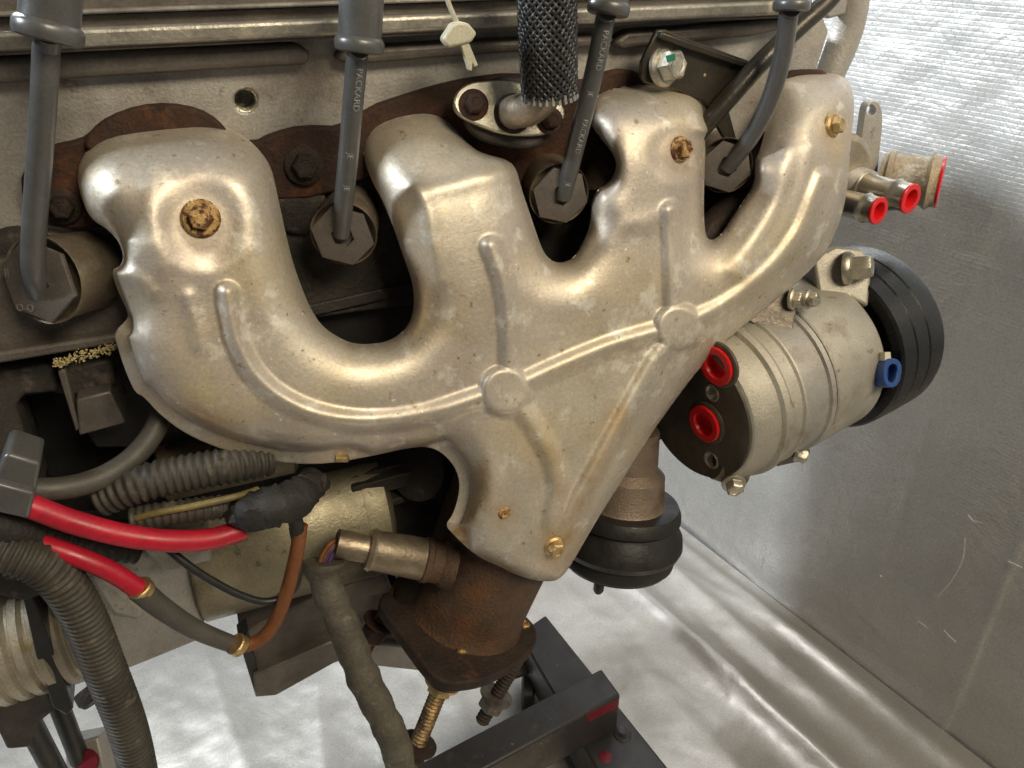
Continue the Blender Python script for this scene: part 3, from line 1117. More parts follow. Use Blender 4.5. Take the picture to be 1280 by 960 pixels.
for (x, y, rf_, rh_, m, lb, ax) in ((251, 273, 24, 16, 'rustbolt', 'rustiest bolt, on the first lobe', None), (849, 187, 16.5, 12, 'rustbolt', None, None),
                                   (1040, 157, 15, 11, 'goldbolt', None, V((.35, -.9, .25))), (692, 682, 14, 10.5, 'goldbolt', 'pale bolt near the outlet', None)):
    p = shield_pt(x, y, hs_at(x, y))
    n = shield_normal(x, y).lerp(ax.normalized(), .8).normalized() if ax else shield_normal(x, y)
    hsd.part('bolt', bolt_mesh(p, n, pr(p, rf_), pr(p, rh_), .006, .25, .003), m, label=lb, angle=35)
p = shield_pt(630, 641, hs_at(630, 641))
hsd.part('rivet', lathe(p, shield_normal(630, 641), [(-.001, pr(p, 9)), (.0014, pr(p, 8)), (.002, pr(p, 5)), (.0012, pr(p, 3))], 20), 'rustbolt')
p = shield_pt(428, 573, .004)
hsd.part('clip_tab', lathe(p, RIGHT, [(-pr(p, 9), pr(p, 2)), (-pr(p, 7), pr(p, 5)), (pr(p, 7), pr(p, 5)), (pr(p, 9), pr(p, 2))], 14), 'goldbolt')
hsd.done()

# ================================================================== SPARK PLUG WIRES
def text_on_wire(txt, path, rad, s0, size, ang_dir, name):
    """printed letters wrapped round the wire, reading along it"""
    cu = bpy.data.curves.new(name, 'FONT')
    cu.body = txt
    cu.size = size
    to = bpy.data.objects.new(name, cu)
    COL.objects.link(to)
    dg = bpy.context.evaluated_depsgraph_get()
    dg.update()
    me = bpy.data.meshes.new_from_object(to.evaluated_get(dg))
    bpy.data.objects.remove(to)
    bpy.data.curves.remove(cu)
    if len(me.vertices) == 0:
        return None
    fr = frames(path)
    acc = [0]
    for a, b_ in zip(path, path[1:]):
        acc.append(acc[-1] + (b_ - a).length)
    for v in me.vertices:
        s = s0 + v.co.x
        i = min(range(len(acc)), key=lambda q: abs(acc[q] - s))
        i = min(max(i, 0), len(path) - 1)
        t_, n_, b_ = fr[i]
        p = path[i] + t_ * (s - acc[i])
        vd = (CAM - p)
        vd = (vd - t_ * vd.dot(t_)).normalized()
        vd = Quaternion(t_, ang_dir) @ vd
        side = vd.cross(t_)
        yy = v.co.y - size * .35
        a = yy / rad
        v.co = p + (vd * math.cos(a) - side * math.sin(a) * -1) * (rad + .00025)
    me.materials.append(M['print'])
    o = bpy.data.objects.new(name, me)
    COL.objects.link(o)
    return o


WIRES = [dict(sl=[(66, -60), (64, 0), (60, 44)], sr=35, cr=41, w=[(58, 60, .012), (53, 150, .016), (47, 230, .022), (42, 300, .028), (42, 338, .031), (50, 366, .040)], wr=16, hc=(46, 352), hr=54, tub=(110, 338), tr=47,
              label='leftmost grey plug wire with thick boot, bending into the largest hexagon cap', txt=()),
         dict(sl=[(454, -60), (452, 0), (449, 60)], sr=27, cr=31, w=[(447, 66, .01), (441, 130, .014), (436, 190, .02), (430, 250, .03), (427, 292, .040)], wr=13.5, hc=(428, 296), hr=40, tub=(438, 272), tr=37,
              label='grey plug wire running down between the first and second lobes of the shield', txt=((.012, 'PACKARD'), (.062, 'JE'), (.084, 'JE'))),
         dict(sl=[(772, -60), (766, -20), (760, 14)], sr=23, cr=27, w=[(757, 20, .01), (746, 75, .014), (733, 130, .02), (718, 190, .028), (704, 246, .040)], wr=12.5, hc=(701, 245), hr=37, tub=(687, 228), tr=34,
              label='grey plug wire with bright upper half beside the braided hose', txt=((.012, 'PACKARD'), (.050, 'JE'), (.069, 'PACKARD'), (.116, 'JE'))),
         dict(sl=[(998, -60), (993, -20), (989, 10)], sr=20, cr=23, w=[(986, 16, .01), (978, 70, .014), (962, 125, .022), (938, 172, .032), (908, 210, .046)], wr=12, hc=(908, 209), hr=33, tub=(898, 196), tr=31,
              label='rightmost grey plug wire crossing in front of the black bracket', txt=())]
for wd in WIRES:
    t = Thing('plug_wire', wd['label'], 'plug wire', 'spark plug wires hanging in front of the head')
    y0 = wd['w'][0][2]
    sl = [at(x, y, y0 - .004 if i == 2 else y0 - .002) for i, (x, y) in enumerate(wd['sl'])]
    pth = resample(spline([at(*q) for q in wd['w']], 12), .0012)
    pth = [sl[2]] + pth if (sl[2] - pth[0]).length > .002 else pth
    rw = pr(pth[1], wd['wr'])
    t.part('wire', sweep(pth, rw, 24), 'wire')
    rs = pr(sl[2], wd['sr'])
    rc = pr(sl[2], wd['cr'])
    ax = (sl[2] - sl[1]).normalized()
    t.part('boot', sweep([sl[0], sl[1], sl[2]], rs, 32, rf=lambda i, s, u: 1), 'wire')
    t.part('boot_collar', lathe(sl[2] - ax * rc * .42, ax, [(0, rs), (rc * .08, rc * .95), (rc * .18, rc), (rc * .42, rc), (rc * .54, rc * .95), (rc * .6, rc * .8), (rc * .6, rw * 1.3)], 36), 'wire')
    # hexagon heat-shield cap round the plug
    hc = at(*wd['hc'], wd['w'][-1][2] - .004)
    tb = at(*wd['tub'], wd['w'][-1][2] + .030)
    ax = (hc - tb).normalized()
    rh = pr(hc, wd['hr'])
    cap = t.part('cap', hexa(hc - ax * .008, ax, [(.004, rh * .97), (.0065, rh), (.0078, rh * .985), (.008, rh * .95), (.0078, rw * 1.28), (.004, rw * 1.2), (.003, rw * .5)], .25), 'hexcap', angle=30)
    rt = pr(hc, wd['hr'] * 1.0)
    t.part('cap_sleeve', lathe(hc - ax * .046, ax, [(0, rt * .96), (.034, rt), (.040, rt * 1.05), (.0415, rt * 1.04), (.0405, rt * .99), (.030, rt * .95)], 40), 'tubecap')
    for s0, tx in wd['txt']:
        o = text_on_wire(tx, pth, rw, s0, .0054, R(-22) if tx == 'PACKARD' else R(-12), 'lettering')
        if o:
            t.part('lettering', o, None)
    if wd['hr'] > 50:
        for (x, y, tx, sz) in ((27, 385, 'O-O', .0065), (13, 342, 'II', .0075)):
            cu = bpy.data.curves.new('stamp', 'FONT')
            cu.body, cu.size, cu.extrude = tx, sz, .0002
            to = bpy.data.objects.new('stamp', cu)
            COL.objects.link(to)
            dg = bpy.context.evaluated_depsgraph_get()
            me = bpy.data.meshes.new_from_object(to.evaluated_get(dg))
            bpy.data.objects.remove(to)
            e2 = (RIGHT - ax * RIGHT.dot(ax)).normalized()
            e3 = ax.cross(e2)
            p = onp(x, y, hc + ax * .0003, ax)
            for v in me.vertices:
                v.co = p + e2 * (v.co.x - sz * .6) + e3 * (v.co.y - sz * .3) + ax * v.co.z
            me.materials.append(M['marking'])
            o = bpy.data.objects.new('stamped_mark', me)
            COL.objects.link(o)
            t.part('stamped_mark', o, None)
    t.done()

# ================================================================== PIPE FLANGE, HOSE, TIE, BRACKET
pf = Thing('pipe_flange', 'pale two-bolt pipe flange with rusty bolts under the braided hose', 'pipe flange')
FY = .044
fp = [(566, 132), (570, 114), (587, 102), (615, 100), (641, 101), (665, 107), (694, 121), (706, 134), (706, 149), (692, 166), (669, 170), (632, 169), (598, 157), (574, 145)]
fn = V((-.1, -.93, .35)).normalized()
p0 = at(636, 136, FY)
P3 = [onp(x, y, p0, fn) for x, y in smooth2(fp, 2)]
pf.part('plate', prism(P3, -fn * .006), 'zinc', bevel=.0012)
pf.part('gasket', prism([onp(x, y + 9, p0 - fn * .007, fn) for x, y in smooth2([(578, 140), (600, 92), (645, 82), (690, 105), (700, 150), (670, 178), (630, 172), (600, 164)], 2)], -fn * .012), 'cast_dark', bevel=.002)
for (x, y, rr) in ((592, 131, 19), (687, 151, 17)):
    p = onp(x, y, p0, fn)
    pf.part('bolt', bolt_mesh(p, fn, pr(p, rr), pr(p, rr * .66), .007, .5), 'rust')
p = onp(641, 142, p0, fn)
ep = [p - fn * .004, p + fn * .008, at(662, 136, .022), at(678, 122, .012), at(687, 100, .008), at(688, 70, .008)]
pf.part('elbow_pipe', sweep(spline(ep, 8), pr(p, 20), 24), 'tubecap')
pf.part('pipe_collar', lathe(p, fn, [(-.001, pr(p, 25)), (.002, pr(p, 24)), (.003, pr(p, 20))], 26), 'rust_dark')
pf.done()

bh = Thing('braided_hose', 'black braided sleeve hose coming down onto the two-bolt pipe flange', 'hose')
hp = resample(spline([at(681, -70, .004), at(683, -20, .004), at(685, 50, .004), at(687, 116, .006)], 12), .002)
r0 = pr(hp[-1], 33)
bh.part('core', sweep(hp, r0 * .95, 28), 'rubber')
fr = frames(hp)
acc = [0]
for a, b_ in zip(hp, hp[1:]):
    acc.append(acc[-1] + (b_ - a).length)
br = Mesh()
NS = 24
turn = 1.0 / .115
for sgn in (1, -1):
    for k in range(NS):
        path = []
        n = 110
        for i in range(n + 1):
            s = acc[-1] * i / n
            j = min(range(len(acc)), key=lambda q: abs(acc[q] - s))
            t_, n_, b_ = fr[j]
            th = sgn * 2 * math.pi * s * turn + 2 * math.pi * k / NS
            ph_ = (th * NS / 2 * sgn) if False else 0
            # over and under weave
            u = 2 * math.pi * (s * turn * 2 * NS / 2)
            rr = r0 * (1.0 + .022 * sgn * math.sin(u + math.pi * k))
            path.append(hp[j] + t_ * (s - acc[j]) + (n_ * math.cos(th) + b_ * math.sin(th)) * rr)
        br.add(sweep(path, r0 * .078, 5))
bh.part('braid', br, 'braid', kind='stuff', recalc=False, angle=80)
fz = Mesh()
for i in range(26):
    a = 2 * math.pi * i / 26
    t_, n_, b_ = fr[-1]
    q = hp[-1] + (n_ * math.cos(a) + b_ * math.sin(a)) * r0
    fz.add(sweep([q - t_ * .002, q + t_ * .001, q + t_ * .0035 + (n_ * math.cos(a) + b_ * math.sin(a)) * .0008], r0 * .07, 6))
bh.part('frayed_end', fz, 'print', kind='stuff')
bh.done()

ct = Thing('cable_tie', 'small white plastic tie with a square head hanging before the valve cover', 'cable tie')
TY = .03
ct.part('strap', sweep(spline([at(552, -30, TY), at(560, 2, TY), at(572, 30, TY)], 6), pr(at(560, 0, TY), 3.2), 10), 'whiteplastic')
ct.part('head', prism(on([(553, 50), (565, 31), (573, 27), (586, 29), (597, 42), (590, 53), (574, 57), (560, 60)], TY - .004), (0, .008, 0)), 'whiteplastic', bevel=.0016)
ct.part('tail', prism(on([(576, 55), (586, 53), (598, 82), (593, 84), (591, 80), (590, 89), (586, 88)], TY - .002), (0, .004, 0)), 'whiteplastic', bevel=.0008)
ct.done()

mbk = Thing('mounting_bracket', 'black steel bracket held by a pale bolt between the third and fourth lobes', 'bracket')
BY = .052
plt = [(822, 38), (832, 37), (852, 46), (878, 55), (958, 84), (935, 108), (912, 140), (922, 178), (905, 172), (880, 128), (845, 112), (806, 104), (801, 96), (803, 78)]
mbk.part('bracket_plate', prism(on(plt, BY), (0, .005, 0)), 'blackgloss', bevel=.001)
mbk.part('folded_edge', prism(on([(828, 40), (852, 49), (958, 86), (952, 92), (850, 58), (826, 48)], BY - .006), (0, .008, 0)), 'blackgloss', bevel=.001)
p = at(829, 84, BY)
n = V((.28, -.92, .25)).normalized()
bo = mbk.part('bolt', bolt_mesh(p, n, pr(p, 24), pr(p, 19), .011, .5, .004), 'zinc')
q = hexa(p + n * .0142, n, [(0, pr(p, 18)), (.0004, pr(p, 17))], .5)
mbk.part('paint_dab', prism([onp(x, y, p + n * .0152, n) for x, y in ((832, 70), (843, 67), (844, 75), (834, 78))], n * .0004), 'green', parent=bo)
for (x, y) in ((881, 94), (925, 97), (900, 124)):
    pp_ = at(x, y, BY)
    mbk.part('rust_pit', lathe(pp_, (0, -1, 0), [(-.0002, pr(pp_, 2.5)), (.0005, pr(pp_, 1.5))], 10), 'rustbolt')
mbk.done()
rod = [at(x, y, z) for x, y, z in ((1070, -50, .048), (1040, -5, .046), (1000, 32, .043), (955, 74, .041), (915, 118, .042), (875, 164, .046), (860, 185, .05))]
o = make('dipstick_tube', sweep(spline(rod, 10), pr(rod[3], 12), 20), 'blackgloss')
single(o, 'black steel dipstick tube slanting down behind the rightmost plug wire', 'tube')

# ================================================================== RIGHT SIDE: CROSSOVER, WATER PUMP, COMPRESSOR
cx = Thing('coolant_crossover', 'curved grey cast coolant neck at the front end of the head', 'coolant neck')
q = [at(x, y, .11) for x, y in ((1072, -60), (1066, -10), (1060, 30), (1050, 62), (1038, 92), (1030, 120))]
cx.part('neck', sweep(spline(q, 8), pr(q[2], 22), 24, rf=lambda i, s, u: 1.05 - .25 * u), 'cast')
cx.part('flange_tab', prism(on([(1030, -10), (1062, -10), (1058, 18), (1036, 24), (1028, 14)], .10), (0, .012, 0)), 'cast_light', bevel=.002)
cx.done()

wp = Thing('water_pump', 'tan cast water pump with an eared bracket and three plugged outlets', 'water pump')
wp.part('pump_body', prism(on(smooth2([(1020, 165), (1062, 165), (1084, 172), (1096, 200), (1096, 225), (1082, 246), (1060, 252), (1020, 250)], 2), .082), (0, .06, 0)), 'ribbed', bevel=.006, seg=3)
p = at(1068, 228, .085)
wp.part('outlet_boss', sweep(spline([at(1040, 225, .10), at(1062, 222, .09), at(1084, 232, .085)], 6), pr(p, 19), 22), 'cast')
ear = smooth2([(1066, 198), (1076, 180), (1080, 150), (1083, 132), (1092, 125), (1101, 130), (1104, 150), (1100, 185), (1097, 215), (1094, 238), (1086, 236), (1088, 205)], 2)
hol = circ(1089, 138, 5.5, 7)
wp.part('ear', plate(on(ear, .092), [on(hol, .092)], (.004, .012, 0)), 'cast', bevel=.001)
CAPS = []


def outlet(a, bq, r, mtl, name, bead_at=.72, lab=None):
    ax = (bq - a).normalized()
    L_ = (bq - a).length
    prof = [(0, r * .96), (L_ * .1, r * .96), (L_ * .12, r * 1.08), (L_ * .2, r * 1.08), (L_ * .22, r * .95), (L_ * (bead_at - .04), r * .95), (L_ * bead_at, r * 1.02),
            (L_ * (bead_at + .05), r * 1.1), (L_ * (bead_at + .1), r * 1.02), (L_ * (bead_at + .14), r * .96), (L_, r * .96), (L_, r * .86), (L_ - .012, r * .84)]
    wp.part(name, lathe(a, ax, prof, 36, close=False), mtl, label=lab)


a, bq = D(1100, 222, .770), D(1173, 228, .748)
outlet(a, bq, pr(bq, 32), 'corroded', 'outlet_pipe', .8, 'largest outlet, corroded tan')
CAPS.append((bq, bq - a, pr(bq, 31), 'red cap plugging the largest corroded water pump outlet'))
a, bq = D(1068, 230, .752), D(1136, 248, .710)
outlet(a, bq, pr(bq, 19), 'nickel', 'outlet_pipe', .72)
CAPS.append((bq, bq - a, pr(bq, 18.5), 'red cap in the middle water pump outlet'))
a, bq = D(1040, 250, .735), D(1096, 263, .700)
outlet(a, bq, pr(bq, 17.5), 'nickel', 'outlet_pipe', .72)
CAPS.append((bq, bq - a, pr(bq, 17), 'red cap in the smallest water pump outlet, nearest the heat shield'))
wp.done()

cp = Thing('compressor', 'pale round air conditioning compressor with black pulley at the front of the engine', 'compressor')
CA, CB = D(868, 513, .66), D(1126, 386, .79)
CX = (CB - CA).normalized()
CL = (CB - CA).length
r1, r2 = .066, .0735


def cpt(u):
    return CA + CX * CL * u


def cr_(u):
    return r1 + (r2 - r1) * u


cp.part('rear_housing', lathe(CA, CX, [(.016, .0575), (.0, .058), (.002, .0615), (.010, .0660), (.026, .0668), (.028, .0700), (.033, .0712), (.037, .0690), (.0385, .0672), (.050, .0676), (.0515, .0696), (.053, .0700)], 72), 'comp', angle=30)
cp.part('middle_housing', lathe(CA + CX * .0535, CX, [(0, .0680), (.027, .0690), (.028, .0715), (.0325, .0720)], 72), 'cast_light', angle=30)
cp.part('front_housing', lathe(CA + CX * .0880, CX, [(0, .0712), (.0015, .0724), (.060, .0722), (.064, .070), (.068, .058), (.072, .050)], 72), 'comp', angle=30)
cp.part('seam', lathe(CA + CX * .0862, CX, [(0, .0703), (.0016, .0703)], 60), 'black')
# pulley: hollow ring with grooves
pu = [(.166, .0660), (.164, .0690), (.164, .0770), (.166, .0792), (.181, .0800), (.182, .0788), (.1835, .0800), (.199, .0803), (.200, .0791), (.2015, .0803), (.219, .0803), (.223, .0790), (.225, .0755), (.225, .03), (.217, .02), (.208, .062), (.171, .0645)]
cp.part('pulley', lathe(CA, CX, pu + [pu[0]], 96, close=False), 'pulley', angle=28)
cp.part('clutch_coil', lathe(CA, CX, [(.150, .02), (.150, .045), (.165, .052), (.171, .056), (.205, .058)], 60), 'rubber')


def on_rear(px, py):
    return onp(px, py, CA - CX * .0016, CX)


# rear cover with its two ports and two threaded holes
def ring3(c, r, n=32):
    e1 = CX.orthogonal().normalized()
    e2 = CX.cross(e1)
    return [c + e1 * r * math.cos(2 * math.pi * i / n) + e2 * r * math.sin(2 * math.pi * i / n) for i in range(n)]


PORTS = [on_rear(899, 456), on_rear(884, 528)]
HOLES = [(on_rear(890, 491), .0062), (on_rear(889, 575), .0066)]
cp.part('rear_cover', plate(ring3(CA - CX * .0016, .0595, 72), [ring3(p, .0150) for p in PORTS] + [ring3(p, r, 22) for p, r in HOLES], CX * .005), 'compdark', bevel=.0008)
for k, p in enumerate(PORTS):
    cp.part('port_ring', lathe(p, -CX, [(-.001, .0190), (.0012, .0188), (.0022, .0172), (.0022, .0156), (-.002, .0151)], 36, close=False), 'compdark')
    CAPS.append((p - CX * .0024, -CX, .0156, ('upper red plug in the rear of the compressor, touching the shield edge', 'lower red plug in the rear of the compressor')[k]))
for p, rr in HOLES:
    cp.part('threaded_hole', lathe(p, -CX, [(-.001, rr * 1.2), (.0006, rr * 1.2), (.0008, rr)] + [(-.0007 * i, rr * (1 - .12 * (i % 2))) for i in range(0, 16)] + [(-.0115, 0)], 26, close=False), 'zinc', angle=20)
# lugs and bolts
p = D(918, 603, .665)
cp.part('lug', sweep([D(890, 585, .66) + CX * .004, D(915, 602, .664) + CX * .012], .011, 18), 'compdark')
cp.part('bolt', bolt_mesh(D(917, 604, .655), (V((-.1, -.6, -.1)) - CX * .2).normalized(), .0098, .0075, .007, .3), 'zinc')
p = D(1000, 566, .70)
cp.part('lug', sweep([D(968, 572, .705), D(998, 565, .70)], .008, 16), 'compdark')
cp.part('bolt', bolt_mesh(D(997, 566, .698), V((.55, -.8, -.1)), .0085, .0070, .007, .3), 'zinc')
# mounting ears on top
tb = [(1016, 322), (1044, 307), (1080, 311), (1090, 338), (1086, 384), (1066, 374), (1054, 396), (1026, 384)]
cp.part('mount_ear', prism([onp(x, y, D(1050, 335, .675), FWD) for x, y in tb], FWD * .045), 'comp', bevel=.003)
p = D(1058, 335, .672)
cp.part('bolt', bolt_mesh(p, V((.55, -.75, .25)), pr(p, 21), pr(p, 16), .016, .3, .005), 'zinc')
cp.part('boss', lathe(D(1080, 345, .72), V((.8, -.35, .3)), [(0, .012), (.016, .011), (.018, .009)], 24), 'comp')
cp.part('bracket_strap', prism([onp(x, y, D(965, 400, .640), FWD) for x, y in ((935, 400), (965, 372), (985, 362), (1000, 372), (993, 400), (990, 418), (966, 420))], FWD * .006), 'zincdark', bevel=.001)
for (x, y, rf_, rh_) in ((991, 374, 14, 11), (1010, 374, 13, 10)):
    p = D(x, y, .638)
    cp.part('bolt', bolt_mesh(p, V((.45, -.82, .2)), pr(p, rf_), pr(p, rh_), .006, .3), 'zinc')
p = D(1013, 374, .632)
cp.part('stud_tip', sweep(resample([p, D(1021, 377, .622)], .0008), .0034, 14, rf=thread_rf(1, .06)), 'zinc')
cp.part('spacer_plate', prism([onp(x, y, D(1030, 370, .690), FWD) for x, y in ((1005, 385), (1040, 360), (1058, 365), (1020, 392))], FWD * .01), 'cast', bevel=.001)
# blue connector
p = D(1114, 466, .655)
cup = smooth2([(1106, 452), (1113, 447), (1124, 450), (1128, 460), (1124, 480), (1114, 486), (1106, 480), (1104, 466)], 1)
inn = smooth2([(1111, 458), (1117, 454), (1123, 459), (1119, 477), (1112, 479), (1109, 470)], 1)
nf = (FWD * -1 + RIGHT * .2).normalized()
cp.part('connector', plate([onp(x, y, p, nf) for x, y in cup], [[onp(x, y, p, nf) for x, y in inn]], -nf * .022), 'blue', bevel=.0006)
cp.part('connector_back', prism([onp(x, y, p - nf * .010, nf) for x, y in cup], -nf * .012), 'blue')
cp.part('connector_tab', prism([onp(x, y, p - nf * .002, nf) for x, y in ((1106, 440), (1113, 440), (1114, 450), (1106, 452))], -nf * .02), 'whiteplastic')
KC = 1.075                          # built at the nearer reference point, then enlarged about it and set further back
far = CAM + (CA - CAM) * KC
MC = Matrix.Translation(far) @ Matrix.Scale(KC, 4) @ Matrix.Translation(-CA)
for o in cp.parts:
    o.data.transform(MC)
CAPS = [(MC @ p, ax, r * (KC if 'compressor' in lb else 1), lb) if 'compressor' in lb else (p, ax, r, lb) for p, ax, r, lb in CAPS]
cp.done()

for (p, ax, r, lb) in CAPS:
    ax = ax.normalized()
    c = lathe(p, ax, [(-.006, r * .82), (0, r * .82), (0, r * 1.0), (.0018, r * 1.02), (.0026, r * .97), (.0026, r * .66), (.0018, r * .62), (-.004, r * .56), (-.010, r * .53)], 36)
    o = make('pipe_plug', c, 'redcap', angle=35)
    single(o, lb, 'red plug', 'red plastic plugs closing the open ports')

# rubber mount seen behind the foot of the shield
rm = Thing('rubber_mount', 'black rubber engine mount with a tan metal cone behind the foot of the shield', 'engine mount')
MA, MB_ = D(788, 560, .76), D(768, 705, .80)
MX = (MB_ - MA).normalized()
ML = (MB_ - MA).length
s_ = .79 / FPX
rm.part('cone', lathe(MA - MX * .02, MX, [(0, 32 * s_), (ML * .30, 36 * s_), (ML * .36, 46 * s_), (ML * .58, 50 * s_), (ML * .60, 52 * s_)], 48), 'tancast', angle=30)
rm.part('upper_disc', lathe(MA + MX * ML * .44, MX, [(0, 55 * s_), (0, 68 * s_), (.006, 72 * s_), (.012, 73 * s_), (.016, 68 * s_), (.020, 70 * s_), (.030, 78 * s_), (.040, 80 * s_), (.046, 77 * s_)], 64), 'rubber', angle=30)
rm.part('lower_cup', lathe(MA + MX * (ML * .44 + .046), MX, [(0, 73 * s_), (.003, 74 * s_), (.014, 72 * s_), (.019, 67 * s_), (.021, 60 * s_)], 64), 'rubber', angle=30)
q = D(750, 722, .77)
rm.part('peg', lathe(q, MX, [(0, 6.5 * s_), (.014, 6.5 * s_), (.017, 4 * s_)], 18), 'rubber')
rm.done()

# ================================================================== LEFT LOWER: STARTER, HOUSING, PAN, CABLES
st = Thing('starter_motor', 'gold-tinted round starter motor lying under the left lobe', 'starter motor')
SA, SB = at(238, 682, .125), at(462, 628, .125)
SX = (SB - SA).normalized()
SLn = (SB - SA).length
rs = pr(SA, 96)
st.part('case', lathe(SA, SX, [(0, rs * .96), (.002, rs), (SLn * .93, rs), (SLn * .97, rs * .97), (SLn, rs * .85)], 72), 'starter', angle=30)
st.part('end_cap', lathe(SA + SX * SLn * .92, SX, [(0, rs * 1.005), (.004, rs * 1.01), (SLn * .12, rs * .98), (SLn * .16, rs * .8)], 72), 'starter', angle=30)
st.part('solenoid', lathe(at(200, 590, .10), SX, [(0, .02), (.002, .024), (.10, .024), (.104, .02)], 40), 'starter')
st.done()
gh = Thing('gear_housing', 'plain grey cast housing with a straight lower edge beside the gold starter', 'housing')
gp = [(60, 735), (110, 712), (190, 690), (215, 690), (238, 706), (258, 798), (165, 836), (118, 850), (92, 860), (72, 840)]
gh.part('casting', prism(on(gp, .070), (0, .10, 0)), 'cast_light', bevel=.004, seg=3)
gh.part('rib', prism(on([(108, 720), (124, 716), (180, 760), (176, 776), (140, 770)], .064), (0, .02, 0)), 'cast', bevel=.004)
gh.part('upper_step', prism(on([(180, 690), (230, 672), (262, 668), (266, 702), (205, 716)], .060), (0, .03, 0)), 'cast', bevel=.003)
p = at(115, 872, .03)
gh.part('foot', lathe(at(108, 862, .04), at(121, 880, .03) - at(108, 862, .04), [(0, pr(p, 17)), (.008, pr(p, 18)), (.012, pr(p, 14))], 26), 'cast_dark')
gh.done()
op = Thing('oil_pan', 'dull grey box-shaped oil pan below the gold starter motor', 'oil pan')
op.part('pan_side', prism(on([(300, 796), (330, 778), (390, 750), (480, 715), (500, 760), (440, 822), (318, 866)], .085), (0, .16, 0)), 'blocklit', bevel=.003)
op.part('pan_rail', prism(on([(316, 845), (420, 800), (424, 826), (345, 870), (320, 872)], .074), (0, .18, 0)), 'hexcap', bevel=.002)
op.part('end_face', prism(on([(298, 800), (310, 790), (330, 866), (320, 872)], .078), (0, .02, 0)), 'black', bevel=.001)
op.part('front_face', prism(on([(438, 760), (500, 735), (540, 800), (548, 838), (440, 828)], .10), (0, .12, 0)), 'hexcap', bevel=.003)
op.part('front_rail', prism(on([(420, 800), (545, 812), (552, 842), (424, 828)], .092), (0, .12, 0)), 'cast_light', bevel=.002)
op.done()
tr = Thing('bell_housing', 'ribbed stained alloy drum with a black plate at the lower left edge', 'bell housing')
TA = at(-70, 830, .10)
TX = (at(60, 790, .10) - TA).normalized()
rr = pr(TA, 74)
prof = []
for i in range(9):
    u = i * .0125
    prof += [(u, rr), (u + .006, rr), (u + .0085, rr * .93), (u + .011, rr * .93)]
tr.part('drum', lathe(TA, TX, prof, 60), 'ribbed', angle=30)
tr.part('edge_plate', prism(on([(28, 745), (40, 745), (62, 800), (92, 885), (84, 894), (66, 885), (45, 820)], .055), (.0, .10, 0)), 'black', bevel=.001)
tr.part('lower_arm', prism(on([(-40, 872), (60, 862), (70, 888), (48, 905), (40, 935), (8, 938), (-10, 900)], .07), (0, .04, 0)), 'cast_dark', bevel=.003)
tr.part('brace', sweep([at(35, 900, .08), at(80, 985, .08)], pr(at(35, 900, .08), 14), 14), 'black')
tr.part('upper_plate', prism(on([(0, 705), (40, 705), (58, 742), (30, 752), (-20, 740)], .05), (0, .02, 0)), 'cast_dark', bevel=.002)
tr.done()
sp = Thing('stand_prop', 'thin black rod ending in a grey clamp with an orange insert at the bottom left', 'prop')
sp.part('rod', sweep([D(70, 872, .72), D(100, 950, .76)], pr(D(70, 872, .72), 12), 16), 'black')
sp.part('clamp', prism([onp(x, y, D(100, 940, .76), FWD) for x, y in ((80, 930), (122, 922), (136, 985), (84, 985))], FWD * .03), 'cast', bevel=.002)
sp.part('insert', lathe(D(108, 952, .755), -FWD, [(-.001, .012), (.002, .011), (.003, .007)], 22), 'redpaint')
sp.done()


def ribs(pitch, amp):
    return lambda i, s, u: 1 + amp * math.cos(2 * math.pi * s / pitch) ** 1


def cableobj(name, pts, rpx, m, label, cat, group=None, rib=None, n=10, dep=True, seg=20):
    P3 = [at(*q) for q in pts]
    pth = spline(P3, n)
    r = pr(P3[len(P3) // 2], rpx)
    if rib:
        pit = pr(P3[len(P3) // 2], rib)
        pth = resample(pth, pit / 6)
        o = make(name, sweep(pth, r, seg, rf=lambda i, s, u: 1 + .06 * max(-1, min(1, 2.2 * math.sin(2 * math.pi * s / pit)))), m, angle=50)
    else:
        pth = resample(pth, .003)
        o = make(name, sweep(pth, r, seg), m)
    return single(o, label, cat, group) if label else o


GR = 'corrugated wiring conduits'
cableobj('conduit', [(-60, 672, -.005), (10, 690, -.012), (62, 712, -.014), (100, 762, -.014), (132, 838, -.012), (158, 905, -.01), (172, 960, -.008), (180, 1010, -.008)], 23.5, 'conduit', 'thick black corrugated conduit curving down through the lower left', 'conduit', GR, 7.6)
cableobj('conduit', [(126, 622, .012), (170, 606, .008), (225, 593, .008), (280, 583, .008), (338, 572, .014)], 23, 'conduit', 'dusty corrugated conduit lying above the yellow wire', 'conduit', GR, 10)
cableobj('conduit', [(165, 650, .000), (200, 643, -.002), (245, 637, -.002), (282, 633, .000)], 15, 'conduit', 'short thin corrugated conduit between the yellow wire and the red cable', 'conduit', GR, 9)
cableobj('conduit', [(20, 655, .004), (70, 676, .004), (120, 682, .006), (170, 688, .012)], 17, 'darktape', 'dark wrapped conduit running under the upper red cable', 'conduit', GR, 12)
cableobj('battery_cable', [(-10, 620, -.012), (35, 632, -.014), (90, 652, -.016), (150, 668, -.018), (210, 676, -.018), (262, 674, -.014), (304, 662, -.008)], 14.5, 'red', 'thick red cable sweeping from the grey clip to the black boot', 'cable', 'red battery cables')
lc = Thing('battery_cable', 'lower red cable with a black sleeve and gold ties', 'cable', 'red battery cables')
P3 = [at(*q) for q in ((40, 676, -.004), (75, 688, -.010), (112, 702, -.014), (145, 718, -.016), (178, 740, -.018))]
lc.part('jacket', sweep(spline(P3, 10), pr(P3[3], 12.5), 20), 'red')
P3 = [at(*q) for q in ((174, 737, -.018), (205, 762, -.018), (245, 787, -.016), (294, 807, -.014))]
